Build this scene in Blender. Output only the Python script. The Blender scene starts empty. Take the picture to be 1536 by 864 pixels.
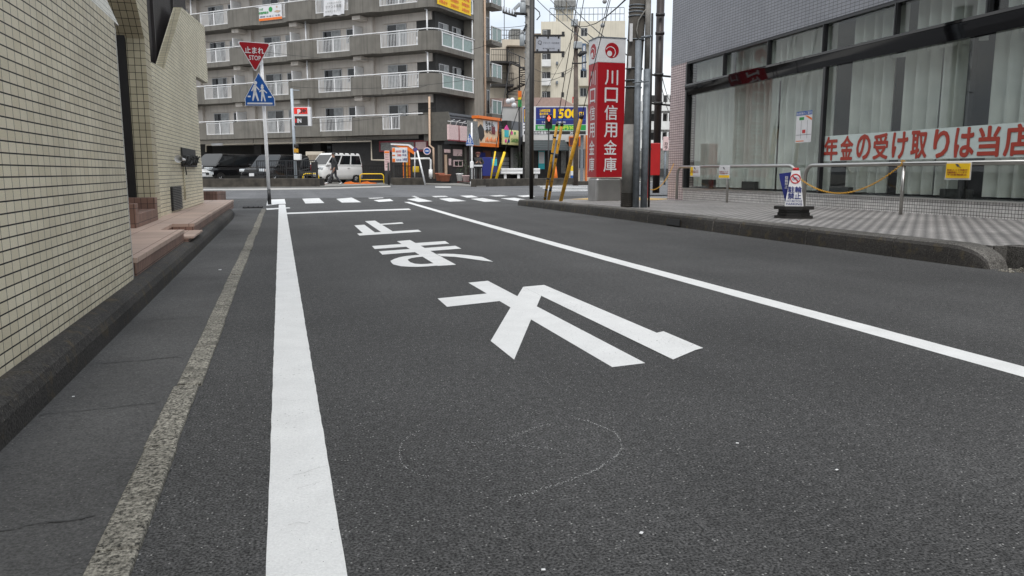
import bpy, bmesh, math, random
import numpy as np
from mathutils import Vector, Matrix
random.seed(7)
RNG = random.Random(11)
V = lambda *a: np.array(a, float)
ZZ = V(0, 0, 1)
SC = bpy.context.scene
COL = SC.collection

# ------------------------------------------------------------------ camera
F_PX, CX, CY, CAM_H, HOR, XV = 1150., 768., 432., .75, 258., 420.
TH = math.atan((CY-HOR)/F_PX); RO = .001; YA = math.atan((CX-XV)/(F_PX/math.cos(TH)))
FH = V(math.sin(YA), math.cos(YA), 0); R0 = V(math.cos(YA), -math.sin(YA), 0)
FW = FH*math.cos(TH)-ZZ*math.sin(TH); U0 = FH*math.sin(TH)+ZZ*math.cos(TH)
RR = R0*math.cos(RO)-U0*math.sin(RO); UU = R0*math.sin(RO)+U0*math.cos(RO)
EYE = V(0, 0, CAM_H)
cd = bpy.data.cameras.new('camera'); cam = bpy.data.objects.new('camera', cd); COL.objects.link(cam)
cam.matrix_world = Matrix(((RR[0], UU[0], -FW[0], 0), (RR[1], UU[1], -FW[1], 0), (RR[2], UU[2], -FW[2], CAM_H), (0, 0, 0, 1)))
cd.sensor_width = 36; cd.lens = F_PX/1536*36; cd.clip_start = .05; cd.clip_end = 3000
SC.camera = cam

# ------------------------------------------------------------------ sky, sun, exposure
SUN_EL, SUN_AZ = 58, 200
w = bpy.data.worlds.new('World'); SC.world = w; w.use_nodes = True
nt = w.node_tree; nt.nodes.clear()
def N(tree, t, **k):
    n = tree.nodes.new(t)
    for a, b in k.items(): setattr(n, a, b)
    return n
out = N(nt, 'ShaderNodeOutputWorld'); bg = N(nt, 'ShaderNodeBackground'); bg.inputs['Strength'].default_value = .10
sky = N(nt, 'ShaderNodeTexSky', sky_type='NISHITA'); sky.sun_disc = False
sky.sun_elevation = math.radians(SUN_EL); sky.sun_rotation = math.radians(SUN_AZ); sky.dust_density = 3; sky.air_density = 1.2
tc = N(nt, 'ShaderNodeTexCoord'); mp = N(nt, 'ShaderNodeMapping'); mp.inputs['Scale'].default_value = (1, 1, 2.2)
nz = N(nt, 'ShaderNodeTexNoise'); nz.inputs['Scale'].default_value = 3.2; nz.inputs['Detail'].default_value = 7; nz.inputs['Roughness'].default_value = .55
rp = N(nt, 'ShaderNodeValToRGB'); rp.color_ramp.elements[0].position = .36; rp.color_ramp.elements[1].position = .66
rp.color_ramp.elements[0].color = (5.9, 6.6, 7.5, 1); rp.color_ramp.elements[1].color = (10.2, 10.15, 10.0, 1)
mx = N(nt, 'ShaderNodeMix', data_type='RGBA'); mx.inputs['Factor'].default_value = .90
L = nt.links.new
L(tc.outputs['Generated'], mp.inputs['Vector']); L(mp.outputs['Vector'], nz.inputs['Vector']); L(nz.outputs['Fac'], rp.inputs['Fac'])
sz = N(nt, 'ShaderNodeSeparateXYZ'); L(tc.outputs['Generated'], sz.inputs['Vector'])      # overcast sky: brighter towards the zenith
gr = N(nt, 'ShaderNodeMapRange'); gr.inputs['From Min'].default_value = 0; gr.inputs['From Max'].default_value = 1; gr.inputs['To Min'].default_value = .74; gr.inputs['To Max'].default_value = 1.34; L(sz.outputs['Z'], gr.inputs['Value'])
gm = N(nt, 'ShaderNodeVectorMath', operation='SCALE'); L(rp.outputs['Color'], gm.inputs[0]); L(gr.outputs['Result'], gm.inputs['Scale'])
L(sky.outputs['Color'], mx.inputs['A']); L(gm.outputs['Vector'], mx.inputs['B']); L(mx.outputs['Result'], bg.inputs['Color']); L(bg.outputs['Background'], out.inputs['Surface'])
sd = bpy.data.lights.new('sun', 'SUN'); sd.energy = 1.2; sd.angle = math.radians(25); sd.color = (1, .97, .93)
sun = bpy.data.objects.new('sun', sd); COL.objects.link(sun)
az, el = math.radians(SUN_AZ), math.radians(SUN_EL)
sdir = Vector((math.sin(az)*math.cos(el), math.cos(az)*math.cos(el), math.sin(el)))
sun.rotation_euler = sdir.to_track_quat('Z', 'Y').to_euler()
SC.view_settings.view_transform = 'Standard'; SC.view_settings.look = 'None'; SC.view_settings.gamma = 1
SC.view_settings.use_curve_mapping = False
SC.view_settings.exposure = .72
SC.cycles.max_bounces = 6; SC.cycles.transparent_max_bounces = 12

# ------------------------------------------------------------------ picking helpers (photo pixel -> world point on a known plane)
def ray(x, y): return F_PX*FW+(x-CX)*RR+(CY-y)*UU
def G(x, y, z=0.): d = ray(x, y); return EYE+d*((z-CAM_H)/d[2])
def PX(x, y, X): d = ray(x, y); return EYE+d*(X/d[0])
def PY(x, y, Y): d = ray(x, y); return EYE+d*(Y/d[1])
def PD(x, y, D): d = ray(x, y); return EYE+d*(D/np.dot(d, FH))
def PL(x, y, p, n): d = ray(x, y); return EYE+d*(np.dot(p-EYE, n)/np.dot(d, n))
def unit(v): return v/np.linalg.norm(v)

# ------------------------------------------------------------------ materials
MATS = {}
def mat(name, col, rough=.6, metal=0., var=.12, vs=6., bump=0., bs=80., spec=.5, streak=0., emit=0.):
    if name in MATS: return MATS[name]
    m = bpy.data.materials.new(name); m.use_nodes = True; t = m.node_tree; p = t.nodes['Principled BSDF']; l = t.links.new
    MATS[name] = m
    p.inputs['Roughness'].default_value = rough; p.inputs['Metallic'].default_value = metal; p.inputs['Specular IOR Level'].default_value = spec
    uv = N(t, 'ShaderNodeTexCoord')
    n = N(t, 'ShaderNodeTexNoise'); n.inputs['Scale'].default_value = vs; n.inputs['Detail'].default_value = 5
    l(uv.outputs['Object'], n.inputs['Vector'])
    r = N(t, 'ShaderNodeMapRange'); r.inputs['From Min'].default_value = .3; r.inputs['From Max'].default_value = .7
    r.inputs['To Min'].default_value = 1-var; r.inputs['To Max'].default_value = 1+var; l(n.outputs['Fac'], r.inputs['Value'])
    v = N(t, 'ShaderNodeVectorMath', operation='SCALE'); v.inputs[0].default_value = col; l(r.outputs['Result'], v.inputs['Scale'])
    last = v.outputs['Vector']
    if streak:
        mp = N(t, 'ShaderNodeMapping'); mp.inputs['Scale'].default_value = (3, 3, .12); l(uv.outputs['Object'], mp.inputs['Vector'])
        n2 = N(t, 'ShaderNodeTexNoise'); n2.inputs['Scale'].default_value = 2.5; n2.inputs['Detail'].default_value = 4; l(mp.outputs['Vector'], n2.inputs['Vector'])
        r2 = N(t, 'ShaderNodeMapRange'); r2.inputs['From Min'].default_value = .48; r2.inputs['From Max'].default_value = .75
        r2.inputs['To Min'].default_value = 1; r2.inputs['To Max'].default_value = 1-streak; l(n2.outputs['Fac'], r2.inputs['Value'])
        v2 = N(t, 'ShaderNodeVectorMath', operation='SCALE'); l(last, v2.inputs[0]); l(r2.outputs['Result'], v2.inputs['Scale']); last = v2.outputs['Vector']
    l(last, p.inputs['Base Color'])
    if emit:
        p.inputs['Emission Color'].default_value = (*col, 1); p.inputs['Emission Strength'].default_value = emit
    if bump:
        b = N(t, 'ShaderNodeTexNoise'); b.inputs['Scale'].default_value = bs; b.inputs['Detail'].default_value = 3; l(uv.outputs['Object'], b.inputs['Vector'])
        bp = N(t, 'ShaderNodeBump'); bp.inputs['Strength'].default_value = bump; bp.inputs['Distance'].default_value = .01; l(b.outputs['Fac'], bp.inputs['Height']); l(bp.outputs['Normal'], p.inputs['Normal'])
    return m

def tile(name, c1, c2, grout, tw, th, gap, rough=.35, offset=0., bump=.35, gapv=None, dirt=.25, blot=.0):
    """grid of tiles laid on the face's own metric UV; vertical joints may be thinner than horizontal ones"""
    if name in MATS: return MATS[name]
    m = bpy.data.materials.new(name); m.use_nodes = True; t = m.node_tree; p = t.nodes['Principled BSDF']; l = t.links.new
    MATS[name] = m
    gapv = gap if gapv is None else gapv
    uv = N(t, 'ShaderNodeUVMap'); sx = N(t, 'ShaderNodeSeparateXYZ'); l(uv.outputs['UV'], sx.inputs['Vector'])
    def M(op, a, b=None, c=None):
        n = N(t, 'ShaderNodeMath', operation=op)
        for i, q in enumerate((a, b, c)):
            if q is None: continue
            if isinstance(q, (int, float)): n.inputs[i].default_value = q
            else: l(q, n.inputs[i])
        return n.outputs[0]
    v = M('DIVIDE', sx.outputs['Y'], th); vi = M('FLOOR', v); vf = M('FRACT', v)
    u0 = M('DIVIDE', sx.outputs['X'], tw)
    u = M('ADD', u0, M('MULTIPLY', M('MODULO', vi, 2.), offset)) if offset else u0
    ui = M('FLOOR', u); uf = M('FRACT', u)
    def edge(f, g): return M('MINIMUM', M('MULTIPLY', M('MINIMUM', f, M('SUBTRACT', 1., f)), 1./max(g, 1e-4)), 1.)
    eu = edge(uf, gapv/tw*.5); ev = edge(vf, gap/th*.5)
    e = M('MULTIPLY', M('GREATER_THAN', eu, .98), M('GREATER_THAN', ev, .98))
    es = M('MULTIPLY', eu, ev)
    cb = N(t, 'ShaderNodeCombineXYZ'); l(ui, cb.inputs['X']); l(vi, cb.inputs['Y'])
    wn = N(t, 'ShaderNodeTexWhiteNoise', noise_dimensions='3D'); l(cb.outputs['Vector'], wn.inputs['Vector'])
    mc = N(t, 'ShaderNodeMix', data_type='RGBA'); l(wn.outputs['Value'], mc.inputs['Factor']); mc.inputs['A'].default_value = (*c1, 1); mc.inputs['B'].default_value = (*c2, 1)
    tcn = N(t, 'ShaderNodeTexCoord'); nn = N(t, 'ShaderNodeTexNoise'); nn.inputs['Scale'].default_value = 1.3; nn.inputs['Detail'].default_value = 6; l(tcn.outputs['Object'], nn.inputs['Vector'])
    r = N(t, 'ShaderNodeMapRange'); r.inputs['From Min'].default_value = .35; r.inputs['From Max'].default_value = .65; r.inputs['To Min'].default_value = 1-dirt; r.inputs['To Max'].default_value = 1.05; l(nn.outputs['Fac'], r.inputs['Value'])
    vs = N(t, 'ShaderNodeVectorMath', operation='SCALE'); l(mc.outputs['Result'], vs.inputs[0]); l(r.outputs['Result'], vs.inputs['Scale'])
    last = vs.outputs['Vector']
    if blot:
        nb = N(t, 'ShaderNodeTexNoise'); nb.inputs['Scale'].default_value = 220; nb.inputs['Detail'].default_value = 2; l(tcn.outputs['Object'], nb.inputs['Vector'])
        rb = N(t, 'ShaderNodeMapRange'); rb.inputs['From Min'].default_value = .3; rb.inputs['From Max'].default_value = .7; rb.inputs['To Min'].default_value = 1-blot; rb.inputs['To Max'].default_value = 1+blot; l(nb.outputs['Fac'], rb.inputs['Value'])
        v3 = N(t, 'ShaderNodeVectorMath', operation='SCALE'); l(last, v3.inputs[0]); l(rb.outputs['Result'], v3.inputs['Scale']); last = v3.outputs['Vector']
    mg = N(t, 'ShaderNodeMix', data_type='RGBA'); l(e, mg.inputs['Factor']); mg.inputs['A'].default_value = (*grout, 1); l(last, mg.inputs['B'])
    l(mg.outputs['Result'], p.inputs['Base Color'])
    rr = N(t, 'ShaderNodeMapRange'); rr.inputs['To Min'].default_value = .9; rr.inputs['To Max'].default_value = rough; l(e, rr.inputs['Value']); l(rr.outputs['Result'], p.inputs['Roughness'])
    bp = N(t, 'ShaderNodeBump'); bp.inputs['Strength'].default_value = bump; bp.inputs['Distance'].default_value = .004; l(es, bp.inputs['Height']); l(bp.outputs['Normal'], p.inputs['Normal'])
    return m

def asphalt(name, base, fleck, scale=150., amt=1., rough=.85, cracks=False, big=.18, moss=None):
    m = bpy.data.materials.new(name); m.use_nodes = True; t = m.node_tree; p = t.nodes['Principled BSDF']; l = t.links.new
    MATS[name] = m
    tcn = N(t, 'ShaderNodeTexCoord'); o = tcn.outputs['Object']
    def noise(s, d=4, r=.5): n = N(t, 'ShaderNodeTexNoise'); n.inputs['Scale'].default_value = s; n.inputs['Detail'].default_value = d; n.inputs['Roughness'].default_value = r; l(o, n.inputs['Vector']); return n.outputs['Fac']
    def rng(s, a, b, c, d): n = N(t, 'ShaderNodeMapRange'); n.inputs['From Min'].default_value = a; n.inputs['From Max'].default_value = b; n.inputs['To Min'].default_value = c; n.inputs['To Max'].default_value = d; l(s, n.inputs['Value']); return n.outputs['Result']
    def mul(a, b):
        n = N(t, 'ShaderNodeMath', operation='MULTIPLY'); l(a, n.inputs[0]); l(b, n.inputs[1]); return n.outputs[0]
    g = rng(noise(scale, 3, .65), .36, .64, max(.10, 1-.5*amt), 1+.5*amt)
    g2 = rng(noise(scale*.22, 3), .3, .7, 1-.12*amt, 1+.12*amt)
    b = rng(noise(.55, 5, .6), .3, .7, 1-big, 1+big)
    mpn = N(t, 'ShaderNodeMapping'); mpn.inputs['Scale'].default_value = (2.2, .06, 1); l(o, mpn.inputs['Vector'])
    wn = N(t, 'ShaderNodeTexNoise'); wn.inputs['Scale'].default_value = 1; l(mpn.outputs['Vector'], wn.inputs['Vector'])
    wh = rng(wn.outputs['Fac'], .3, .7, .88, 1.10)
    s = mul(mul(g, g2), mul(b, wh))
    vc = N(t, 'ShaderNodeVectorMath', operation='SCALE'); vc.inputs[0].default_value = base; l(s, vc.inputs['Scale'])
    vo = N(t, 'ShaderNodeTexVoronoi'); vo.inputs['Scale'].default_value = 130.; vo.inputs['Randomness'].default_value = 1; l(o, vo.inputs['Vector'])
    sep = N(t, 'ShaderNodeSeparateColor'); l(vo.outputs['Color'], sep.inputs['Color'])
    thr = rng(sep.outputs[0], .86, 1.0, 0, 1); near = rng(vo.outputs['Distance'], .16, .34, 1, 0)
    mk = mul(thr, near)
    fm = N(t, 'ShaderNodeMix', data_type='RGBA'); l(mk, fm.inputs['Factor']); l(vc.outputs['Vector'], fm.inputs['A']); fm.inputs['B'].default_value = (*fleck, 1)
    col = fm.outputs['Result']
    if moss:
        ms = rng(noise(9., 6, .65), .54, .68, 0, .75); mm = N(t, 'ShaderNodeMix', data_type='RGBA'); l(ms, mm.inputs['Factor']); l(col, mm.inputs['A']); mm.inputs['B'].default_value = (*moss, 1); col = mm.outputs['Result']
    l(col, p.inputs['Base Color']); p.inputs['Roughness'].default_value = rough; p.inputs['Specular IOR Level'].default_value = .3
    bp = N(t, 'ShaderNodeBump'); bp.inputs['Strength'].default_value = .55; bp.inputs['Distance'].default_value = .006
    l(noise(scale*.8, 3, .6), bp.inputs['Height']); l(bp.outputs['Normal'], p.inputs['Normal'])
    return m

def paint(name, col, worn):
    """road paint: slightly dirty, worn through to the asphalt in pin-holes and patches"""
    m = bpy.data.materials.new(name); m.use_nodes = True; t = m.node_tree; p = t.nodes['Principled BSDF']; l = t.links.new
    MATS[name] = m
    tcn = N(t, 'ShaderNodeTexCoord'); o = tcn.outputs['Object']
    def noise(s, d=4, r=.5): n = N(t, 'ShaderNodeTexNoise'); n.inputs['Scale'].default_value = s; n.inputs['Detail'].default_value = d; n.inputs['Roughness'].default_value = r; l(o, n.inputs['Vector']); return n.outputs['Fac']
    def rng(s, a, b, c, d): n = N(t, 'ShaderNodeMapRange'); n.inputs['From Min'].default_value = a; n.inputs['From Max'].default_value = b; n.inputs['To Min'].default_value = c; n.inputs['To Max'].default_value = d; l(s, n.inputs['Value']); return n.outputs['Result']
    a = rng(noise(180, 3, .7), .3, .7, .86, 1.08); b = rng(noise(7, 5), .3, .7, .93, 1.04)
    mu = N(t, 'ShaderNodeMath', operation='MULTIPLY'); l(a, mu.inputs[0]); l(b, mu.inputs[1])
    vc = N(t, 'ShaderNodeVectorMath', operation='SCALE'); vc.inputs[0].default_value = col; l(mu.outputs[0], vc.inputs['Scale'])
    ad = N(t, 'ShaderNodeMath', operation='ADD'); l(rng(noise(90, 3, .7), .2, .8, 0, 1), ad.inputs[0]); l(rng(noise(1.6, 4), .3, .7, -.12, .12), ad.inputs[1])
    wk = rng(ad.outputs[0], 1.0-worn-.05, 1.0-worn, 0, 1)
    mxn = N(t, 'ShaderNodeMix', data_type='RGBA'); l(wk, mxn.inputs['Factor']); l(vc.outputs['Vector'], mxn.inputs['A']); mxn.inputs['B'].default_value = (.16, .16, .155, 1)
    l(mxn.outputs['Result'], p.inputs['Base Color']); p.inputs['Roughness'].default_value = .65
    bp = N(t, 'ShaderNodeBump'); bp.inputs['Strength'].default_value = .25; bp.inputs['Distance'].default_value = .003; l(noise(140, 2), bp.inputs['Height']); l(bp.outputs['Normal'], p.inputs['Normal'])
    return m

def thin_glass(name, tint, base=.06, rough=.0):
    if name in MATS: return MATS[name]
    m = bpy.data.materials.new(name); m.use_nodes = True; t = m.node_tree; t.nodes.clear(); l = t.links.new; MATS[name] = m
    o = N(t, 'ShaderNodeOutputMaterial'); mi = N(t, 'ShaderNodeMixShader'); tr = N(t, 'ShaderNodeBsdfTransparent'); gl = N(t, 'ShaderNodeBsdfGlossy')
    tr.inputs['Color'].default_value = (*tint, 1); gl.inputs['Roughness'].default_value = rough
    lw = N(t, 'ShaderNodeLayerWeight'); pw = N(t, 'ShaderNodeMath', operation='POWER'); pw.inputs[1].default_value = 5; l(lw.outputs['Facing'], pw.inputs[0])
    mr = N(t, 'ShaderNodeMapRange'); mr.inputs['To Min'].default_value = base; mr.inputs['To Max'].default_value = 1; l(pw.outputs[0], mr.inputs['Value'])
    nb = N(t, 'ShaderNodeTexNoise'); nb.inputs['Scale'].default_value = .9; tcn = N(t, 'ShaderNodeTexCoord'); l(tcn.outputs['Object'], nb.inputs['Vector'])
    bp = N(t, 'ShaderNodeBump'); bp.inputs['Strength'].default_value = .04; bp.inputs['Distance'].default_value = .05; l(nb.outputs['Fac'], bp.inputs['Height']); l(bp.outputs['Normal'], gl.inputs['Normal'])
    l(mr.outputs['Result'], mi.inputs['Fac']); l(tr.outputs[0], mi.inputs[1]); l(gl.outputs[0], mi.inputs[2]); l(mi.outputs[0], o.inputs['Surface'])
    return m

M = dict(
    asphalt=asphalt('asphalt', (.047, .0465, .046), (.40, .395, .38), scale=165, amt=2.3, big=.26),
    asphalt2=asphalt('asphalt_pale', (.098, .099, .102), (.3, .3, .29), amt=.8),
    gutter=asphalt('gutter_concrete', (.070, .069, .068), (.2, .19, .18), scale=150, amt=.75, big=.42),
    stone=asphalt('edge_stone', (.17, .16, .135), (.5, .48, .42), scale=120, amt=1.9, big=.35, moss=(.06, .055, .045)),
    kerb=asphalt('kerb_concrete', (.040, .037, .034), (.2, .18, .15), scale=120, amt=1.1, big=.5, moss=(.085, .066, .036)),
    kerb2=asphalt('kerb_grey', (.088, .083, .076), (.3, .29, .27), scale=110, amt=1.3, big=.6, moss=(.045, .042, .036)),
    lowwall=mat('dirty_concrete', (.052, .045, .036), .9, var=.45, vs=3, bump=.4, bs=30, streak=.3),
    concrete=mat('pale_concrete', (.33, .32, .30), .85, var=.2, vs=2, bump=.3),
    lot=mat('lot_concrete', (.2, .195, .18), .9, var=.25, vs=.8, bump=.3),
    white=paint('road_paint', (.655, .655, .645), .16),
    worn=paint('worn_paint', (.62, .62, .61), .30), faded=paint('faded_paint', (.62, .62, .61), .42),
    walltile=tile('yellowish_tile', (.63, .565, .415), (.75, .685, .525), (.012, .011, .011), .077, .0387, .0052, gapv=.0034, rough=.45, dirt=.16, blot=.12),
    walltile2=tile('cream_tile', (.66, .60, .43), (.78, .72, .54), (.022, .02, .018), .09, .0475, .005, gapv=.0025, rough=.45, dirt=.12),
    pale_skylit=tile('pale_skylit_tile', (.55, .54, .48), (.64, .63, .56), (.06, .055, .05), .05, .0475, .003, rough=.4, dirt=.1),
    jambtile=tile('jamb_tile', (.56, .50, .34), (.70, .63, .44), (.045, .04, .035), .062, .075, .006, rough=.4, dirt=.2),
    browntile=tile('red_brown_tile', (.20, .115, .085), (.27, .155, .115), (.05, .038, .033), .062, .14, .005, rough=.55, dirt=.3),
    browntop=tile('terracotta_tile', (.44, .32, .255), (.50, .365, .295), (.15, .1, .08), .30, .30, .006, rough=.6, dirt=.2),
    banktile=tile('blue_grey_tile', (.215, .222, .245), (.245, .252, .275), (.075, .077, .085), .106, .056, .0075, rough=.35, dirt=.08),
    pinktile=tile('pink_tile', (.46, .375, .375), (.52, .43, .425), (.13, .1, .105), .106, .056, .012, rough=.4, dirt=.1),
    whitetile=tile('white_mosaic', (.50, .49, .475), (.64, .62, .60), (.07, .065, .06), .047, .047, .007, rough=.35, dirt=.15),
    paving=None,
    black=mat('black_metal', (.012, .012, .013), .35, var=.2),
    satin=mat('black_paint', (.016, .014, .013), .5, var=.2),
    blackgloss=mat('black_gloss', (.006, .006, .007), .04, var=0),
    louvre=mat('dark_cladding', (.026, .021, .021), .5, var=.2),
    steel=mat('stainless', (.42, .41, .39), .28, 1., var=.06),
    brushed=mat('brushed_steel', (.40, .39, .38), .32, 1., var=.12, vs=3),
    galv=mat('galvanised', (.16, .18, .20), .6, .2, var=.2, vs=14),
    greypole=mat('grey_paint', (.36, .40, .44), .45, .2, var=.1),
    whitemetal=mat('white_metal', (.70, .70, .70), .4, var=.06),
    whiteplas=mat('white_plastic', (.74, .74, .73), .45, var=.04),
    poleconc=mat('pole_concrete', (.062, .056, .048), .9, var=.3, vs=5, bump=.3, streak=.25),
    poleconc2=mat('pole_concrete_pale', (.22, .212, .197), .9, var=.25, vs=6, bump=.3),
    brownpole=mat('brown_pole', (.10, .075, .06), .7, var=.3),
    rust=mat('dark_brown_steel', (.022, .014, .012), .5, var=.3),
    red=mat('sign_red', (.33, .002, .008), .35, var=.03),
    red2=mat('box_red', (.46, .004, .005), .35, var=.06),
    stopred=mat('stop_red', (.28, .003, .010), .4, var=.05),
    blue=mat('sign_blue', (.006, .075, .30), .4, var=.05),
    navy=mat('navy', (.010, .018, .15), .5, var=.05),
    signwhite=mat('sign_white', (.62, .62, .63), .4, var=.05),
    yellow=mat('guard_yellow', (.50, .255, .012), .5, var=.3, vs=9),
    yellow2=mat('bright_yellow', (.75, .50, .01), .45, var=.06),
    bannery=mat('banner_yellow', (.82, .52, .0), .6, var=.05),
    chain=mat('chain_yellow', (.62, .33, .03), .45, var=.1),
    orange=mat('orange', (.72, .16, .012), .5, var=.08),
    green=mat('green', (.01, .26, .05), .5, var=.05),
    apt=mat('apartment_concrete', (.25, .23, .197), .9, var=.12, vs=1.2, bump=.15, bs=20, streak=.22),
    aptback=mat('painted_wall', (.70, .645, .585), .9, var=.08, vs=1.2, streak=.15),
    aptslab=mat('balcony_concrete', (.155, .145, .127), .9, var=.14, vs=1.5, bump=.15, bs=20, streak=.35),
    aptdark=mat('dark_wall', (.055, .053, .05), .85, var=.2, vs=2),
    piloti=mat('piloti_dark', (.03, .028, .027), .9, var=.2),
    winframe=mat('aluminium_frame', (.42, .42, .42), .4, .3, var=.05),
    pane=mat('window_pane', (.012, .014, .016), .04, var=.2, vs=.6),
    curtain=mat('net_curtain', (.36, .37, .37), .8, var=.25, vs=5),
    frost=mat('frosted_green', (.20, .27, .255), .25, var=.1),
    drain=mat('peach_pipe', (.46, .33, .235), .6, var=.1),
    beige=mat('beige_render', (.56, .50, .41), .9, var=.08, vs=.6, streak=.15),
    beige2=mat('cream_render', (.56, .52, .43), .9, var=.08, vs=.6, streak=.15),
    tan=mat('tan_wall', (.20, .165, .125), .9, var=.15),
    pinkish=mat('pink_siding', (.38, .27, .235), .8, var=.1),
    whitewall=mat('white_wall', (.62, .62, .61), .8, var=.1, vs=.8),
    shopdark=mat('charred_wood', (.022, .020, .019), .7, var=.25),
    roofmetal=mat('dark_roof', (.055, .058, .065), .5, .2, var=.15),
    roofside=mat('olive_grey', (.085, .08, .068), .8, var=.12),
    pinkboard=mat('faded_pink', (.60, .44, .43), .6, var=.12, vs=12),
    redtrim=mat('dull_red', (.19, .02, .03), .6, var=.1),
    cloth_red=mat('dark_red_floor', (.13, .04, .04), .7, var=.1),
    terracotta=mat('terracotta', (.36, .13, .075), .8, var=.15),
    leaf=mat('leaf', (.035, .06, .02), .6, var=.5, vs=30),
    grass=mat('grass_blade', (.10, .16, .03), .7, var=.4, vs=40),
    skin=mat('skin', (.42, .24, .17), .6, var=.05),
    hair=mat('hair', (.012, .01, .009), .6, var=.1),
    jacket=mat('dark_jacket', (.022, .022, .023), .8, var=.2),
    trousers=mat('grey_trousers', (.05, .05, .055), .85, var=.2),
    shoe=mat('white_shoe', (.65, .65, .65), .6, var=.05),
    cap=mat('brown_cap', (.10, .028, .02), .7, var=.1),
    carblack=mat('car_black', (.008, .008, .009), .12, var=0, spec=.6),
    carwhite=mat('car_white', (.66, .66, .65), .2, var=.02),
    tyre=mat('tyre', (.015, .015, .015), .85, var=.1),
    rim=mat('alloy', (.45, .45, .46), .3, .8, var=.05),
    lamp=mat('headlamp', (.62, .65, .67), .08, .3, var=.1),
    tail=mat('tail_lamp', (.32, .01, .012), .15, var=.05),
    charcoal=mat('charcoal', (.03, .03, .03), .7, var=.2),
    greyink=mat('grey_ink', (.07, .07, .08), .7, var=.1),
    textred=mat('brick_red_film', (.34, .036, .018), .6, var=.05),
    film=mat('pale_film', (.50, .57, .55), .5, var=.05),
    drape=mat('drape_cloth', (.67, .685, .66), .85, var=.1, vs=3),
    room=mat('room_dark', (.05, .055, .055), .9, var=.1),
    sgrey=mat('silver_panel', (.40, .42, .47), .4, .2, var=.06, vs=14),
    pinkbright=mat('pink_paint', (.72, .04, .30), .5, var=.03),
    cyan=mat('cyan_paint', (.03, .45, .50), .5, var=.03),
    cream=mat('cream_sign', (.74, .70, .34), .5, var=.05),
    peach=mat('peach_sign', (.72, .52, .34), .5, var=.15, vs=3),
    insul=mat('porcelain', (.32, .33, .34), .3, var=.1),
    transf=mat('transformer_grey', (.30, .32, .33), .5, .2, var=.1),
    tactile=mat('tactile_yellow', (.42, .27, .08), .8, var=.2, bump=.5, bs=40),
    fleckwhite=mat('chalk', (.42, .42, .41), .9, var=.2),
    redlight=mat('red_lamp', (1., .10, .05), .4, var=0, emit=1.6),
    wirem=mat('cable_black', (.018, .018, .02), .6, var=.1),
    boardgrey=mat('weathered_board', (.20, .20, .19), .5, .3, var=.3, vs=9),
    darkgreen=mat('dark_green_roof', (.03, .045, .045), .6, var=.15),
    litter=mat('paper_scrap', (.7, .7, .7), .8, var=.05),
)
M['paving'] = tile('grey_paving', (.19, .183, .178), (.235, .227, .22), (.10, .096, .092), .075, .075, .005, rough=.7, dirt=.3)
def checker_paving():
    m = M['paving']; t = m.node_tree; l = t.links.new; p = t.nodes['Principled BSDF']
    src = p.inputs['Base Color'].links[0].from_socket
    uv = N(t, 'ShaderNodeUVMap'); mp = N(t, 'ShaderNodeMapping'); mp.inputs['Scale'].default_value = (13.3333, 13.3333, 1); l(uv.outputs['UV'], mp.inputs['Vector'])
    ck = N(t, 'ShaderNodeTexChecker'); ck.inputs['Scale'].default_value = 1; l(mp.outputs['Vector'], ck.inputs['Vector']); ck.inputs['Color1'].default_value = (1.42, 1.40, 1.38, 1); ck.inputs['Color2'].default_value = (.66, .66, .66, 1)
    mm = N(t, 'ShaderNodeMix', data_type='RGBA', blend_type='MULTIPLY'); mm.inputs['Factor'].default_value = 1; l(src, mm.inputs['A']); l(ck.outputs['Color'], mm.inputs['B']); l(mm.outputs['Result'], p.inputs['Base Color'])
checker_paving()

# ------------------------------------------------------------------ mesh builder
class Fr:
    """local frame: x to the viewer's right, y out of the surface, z up"""
    def __init__(s, o, n=None, x=None):
        s.o = np.array(o, float)
        s.y = unit(np.array(n, float)) if n is not None else V(0, -1, 0)
        s.x = unit(np.array(x, float)) if x is not None else unit(np.cross(ZZ, s.y)); s.z = unit(np.cross(s.x, -s.y)) if x is not None else ZZ
    def __call__(s, a, b, c): return s.o+s.x*a+s.y*b+s.z*c
    def moved(s, a, b, c):
        f = Fr.__new__(Fr); f.o = s(a, b, c); f.x, f.y, f.z = s.x, s.y, s.z; return f
WORLD = Fr.__new__(Fr); WORLD.o = V(0, 0, 0); WORLD.x = V(1, 0, 0); WORLD.y = V(0, 1, 0); WORLD.z = ZZ

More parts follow.
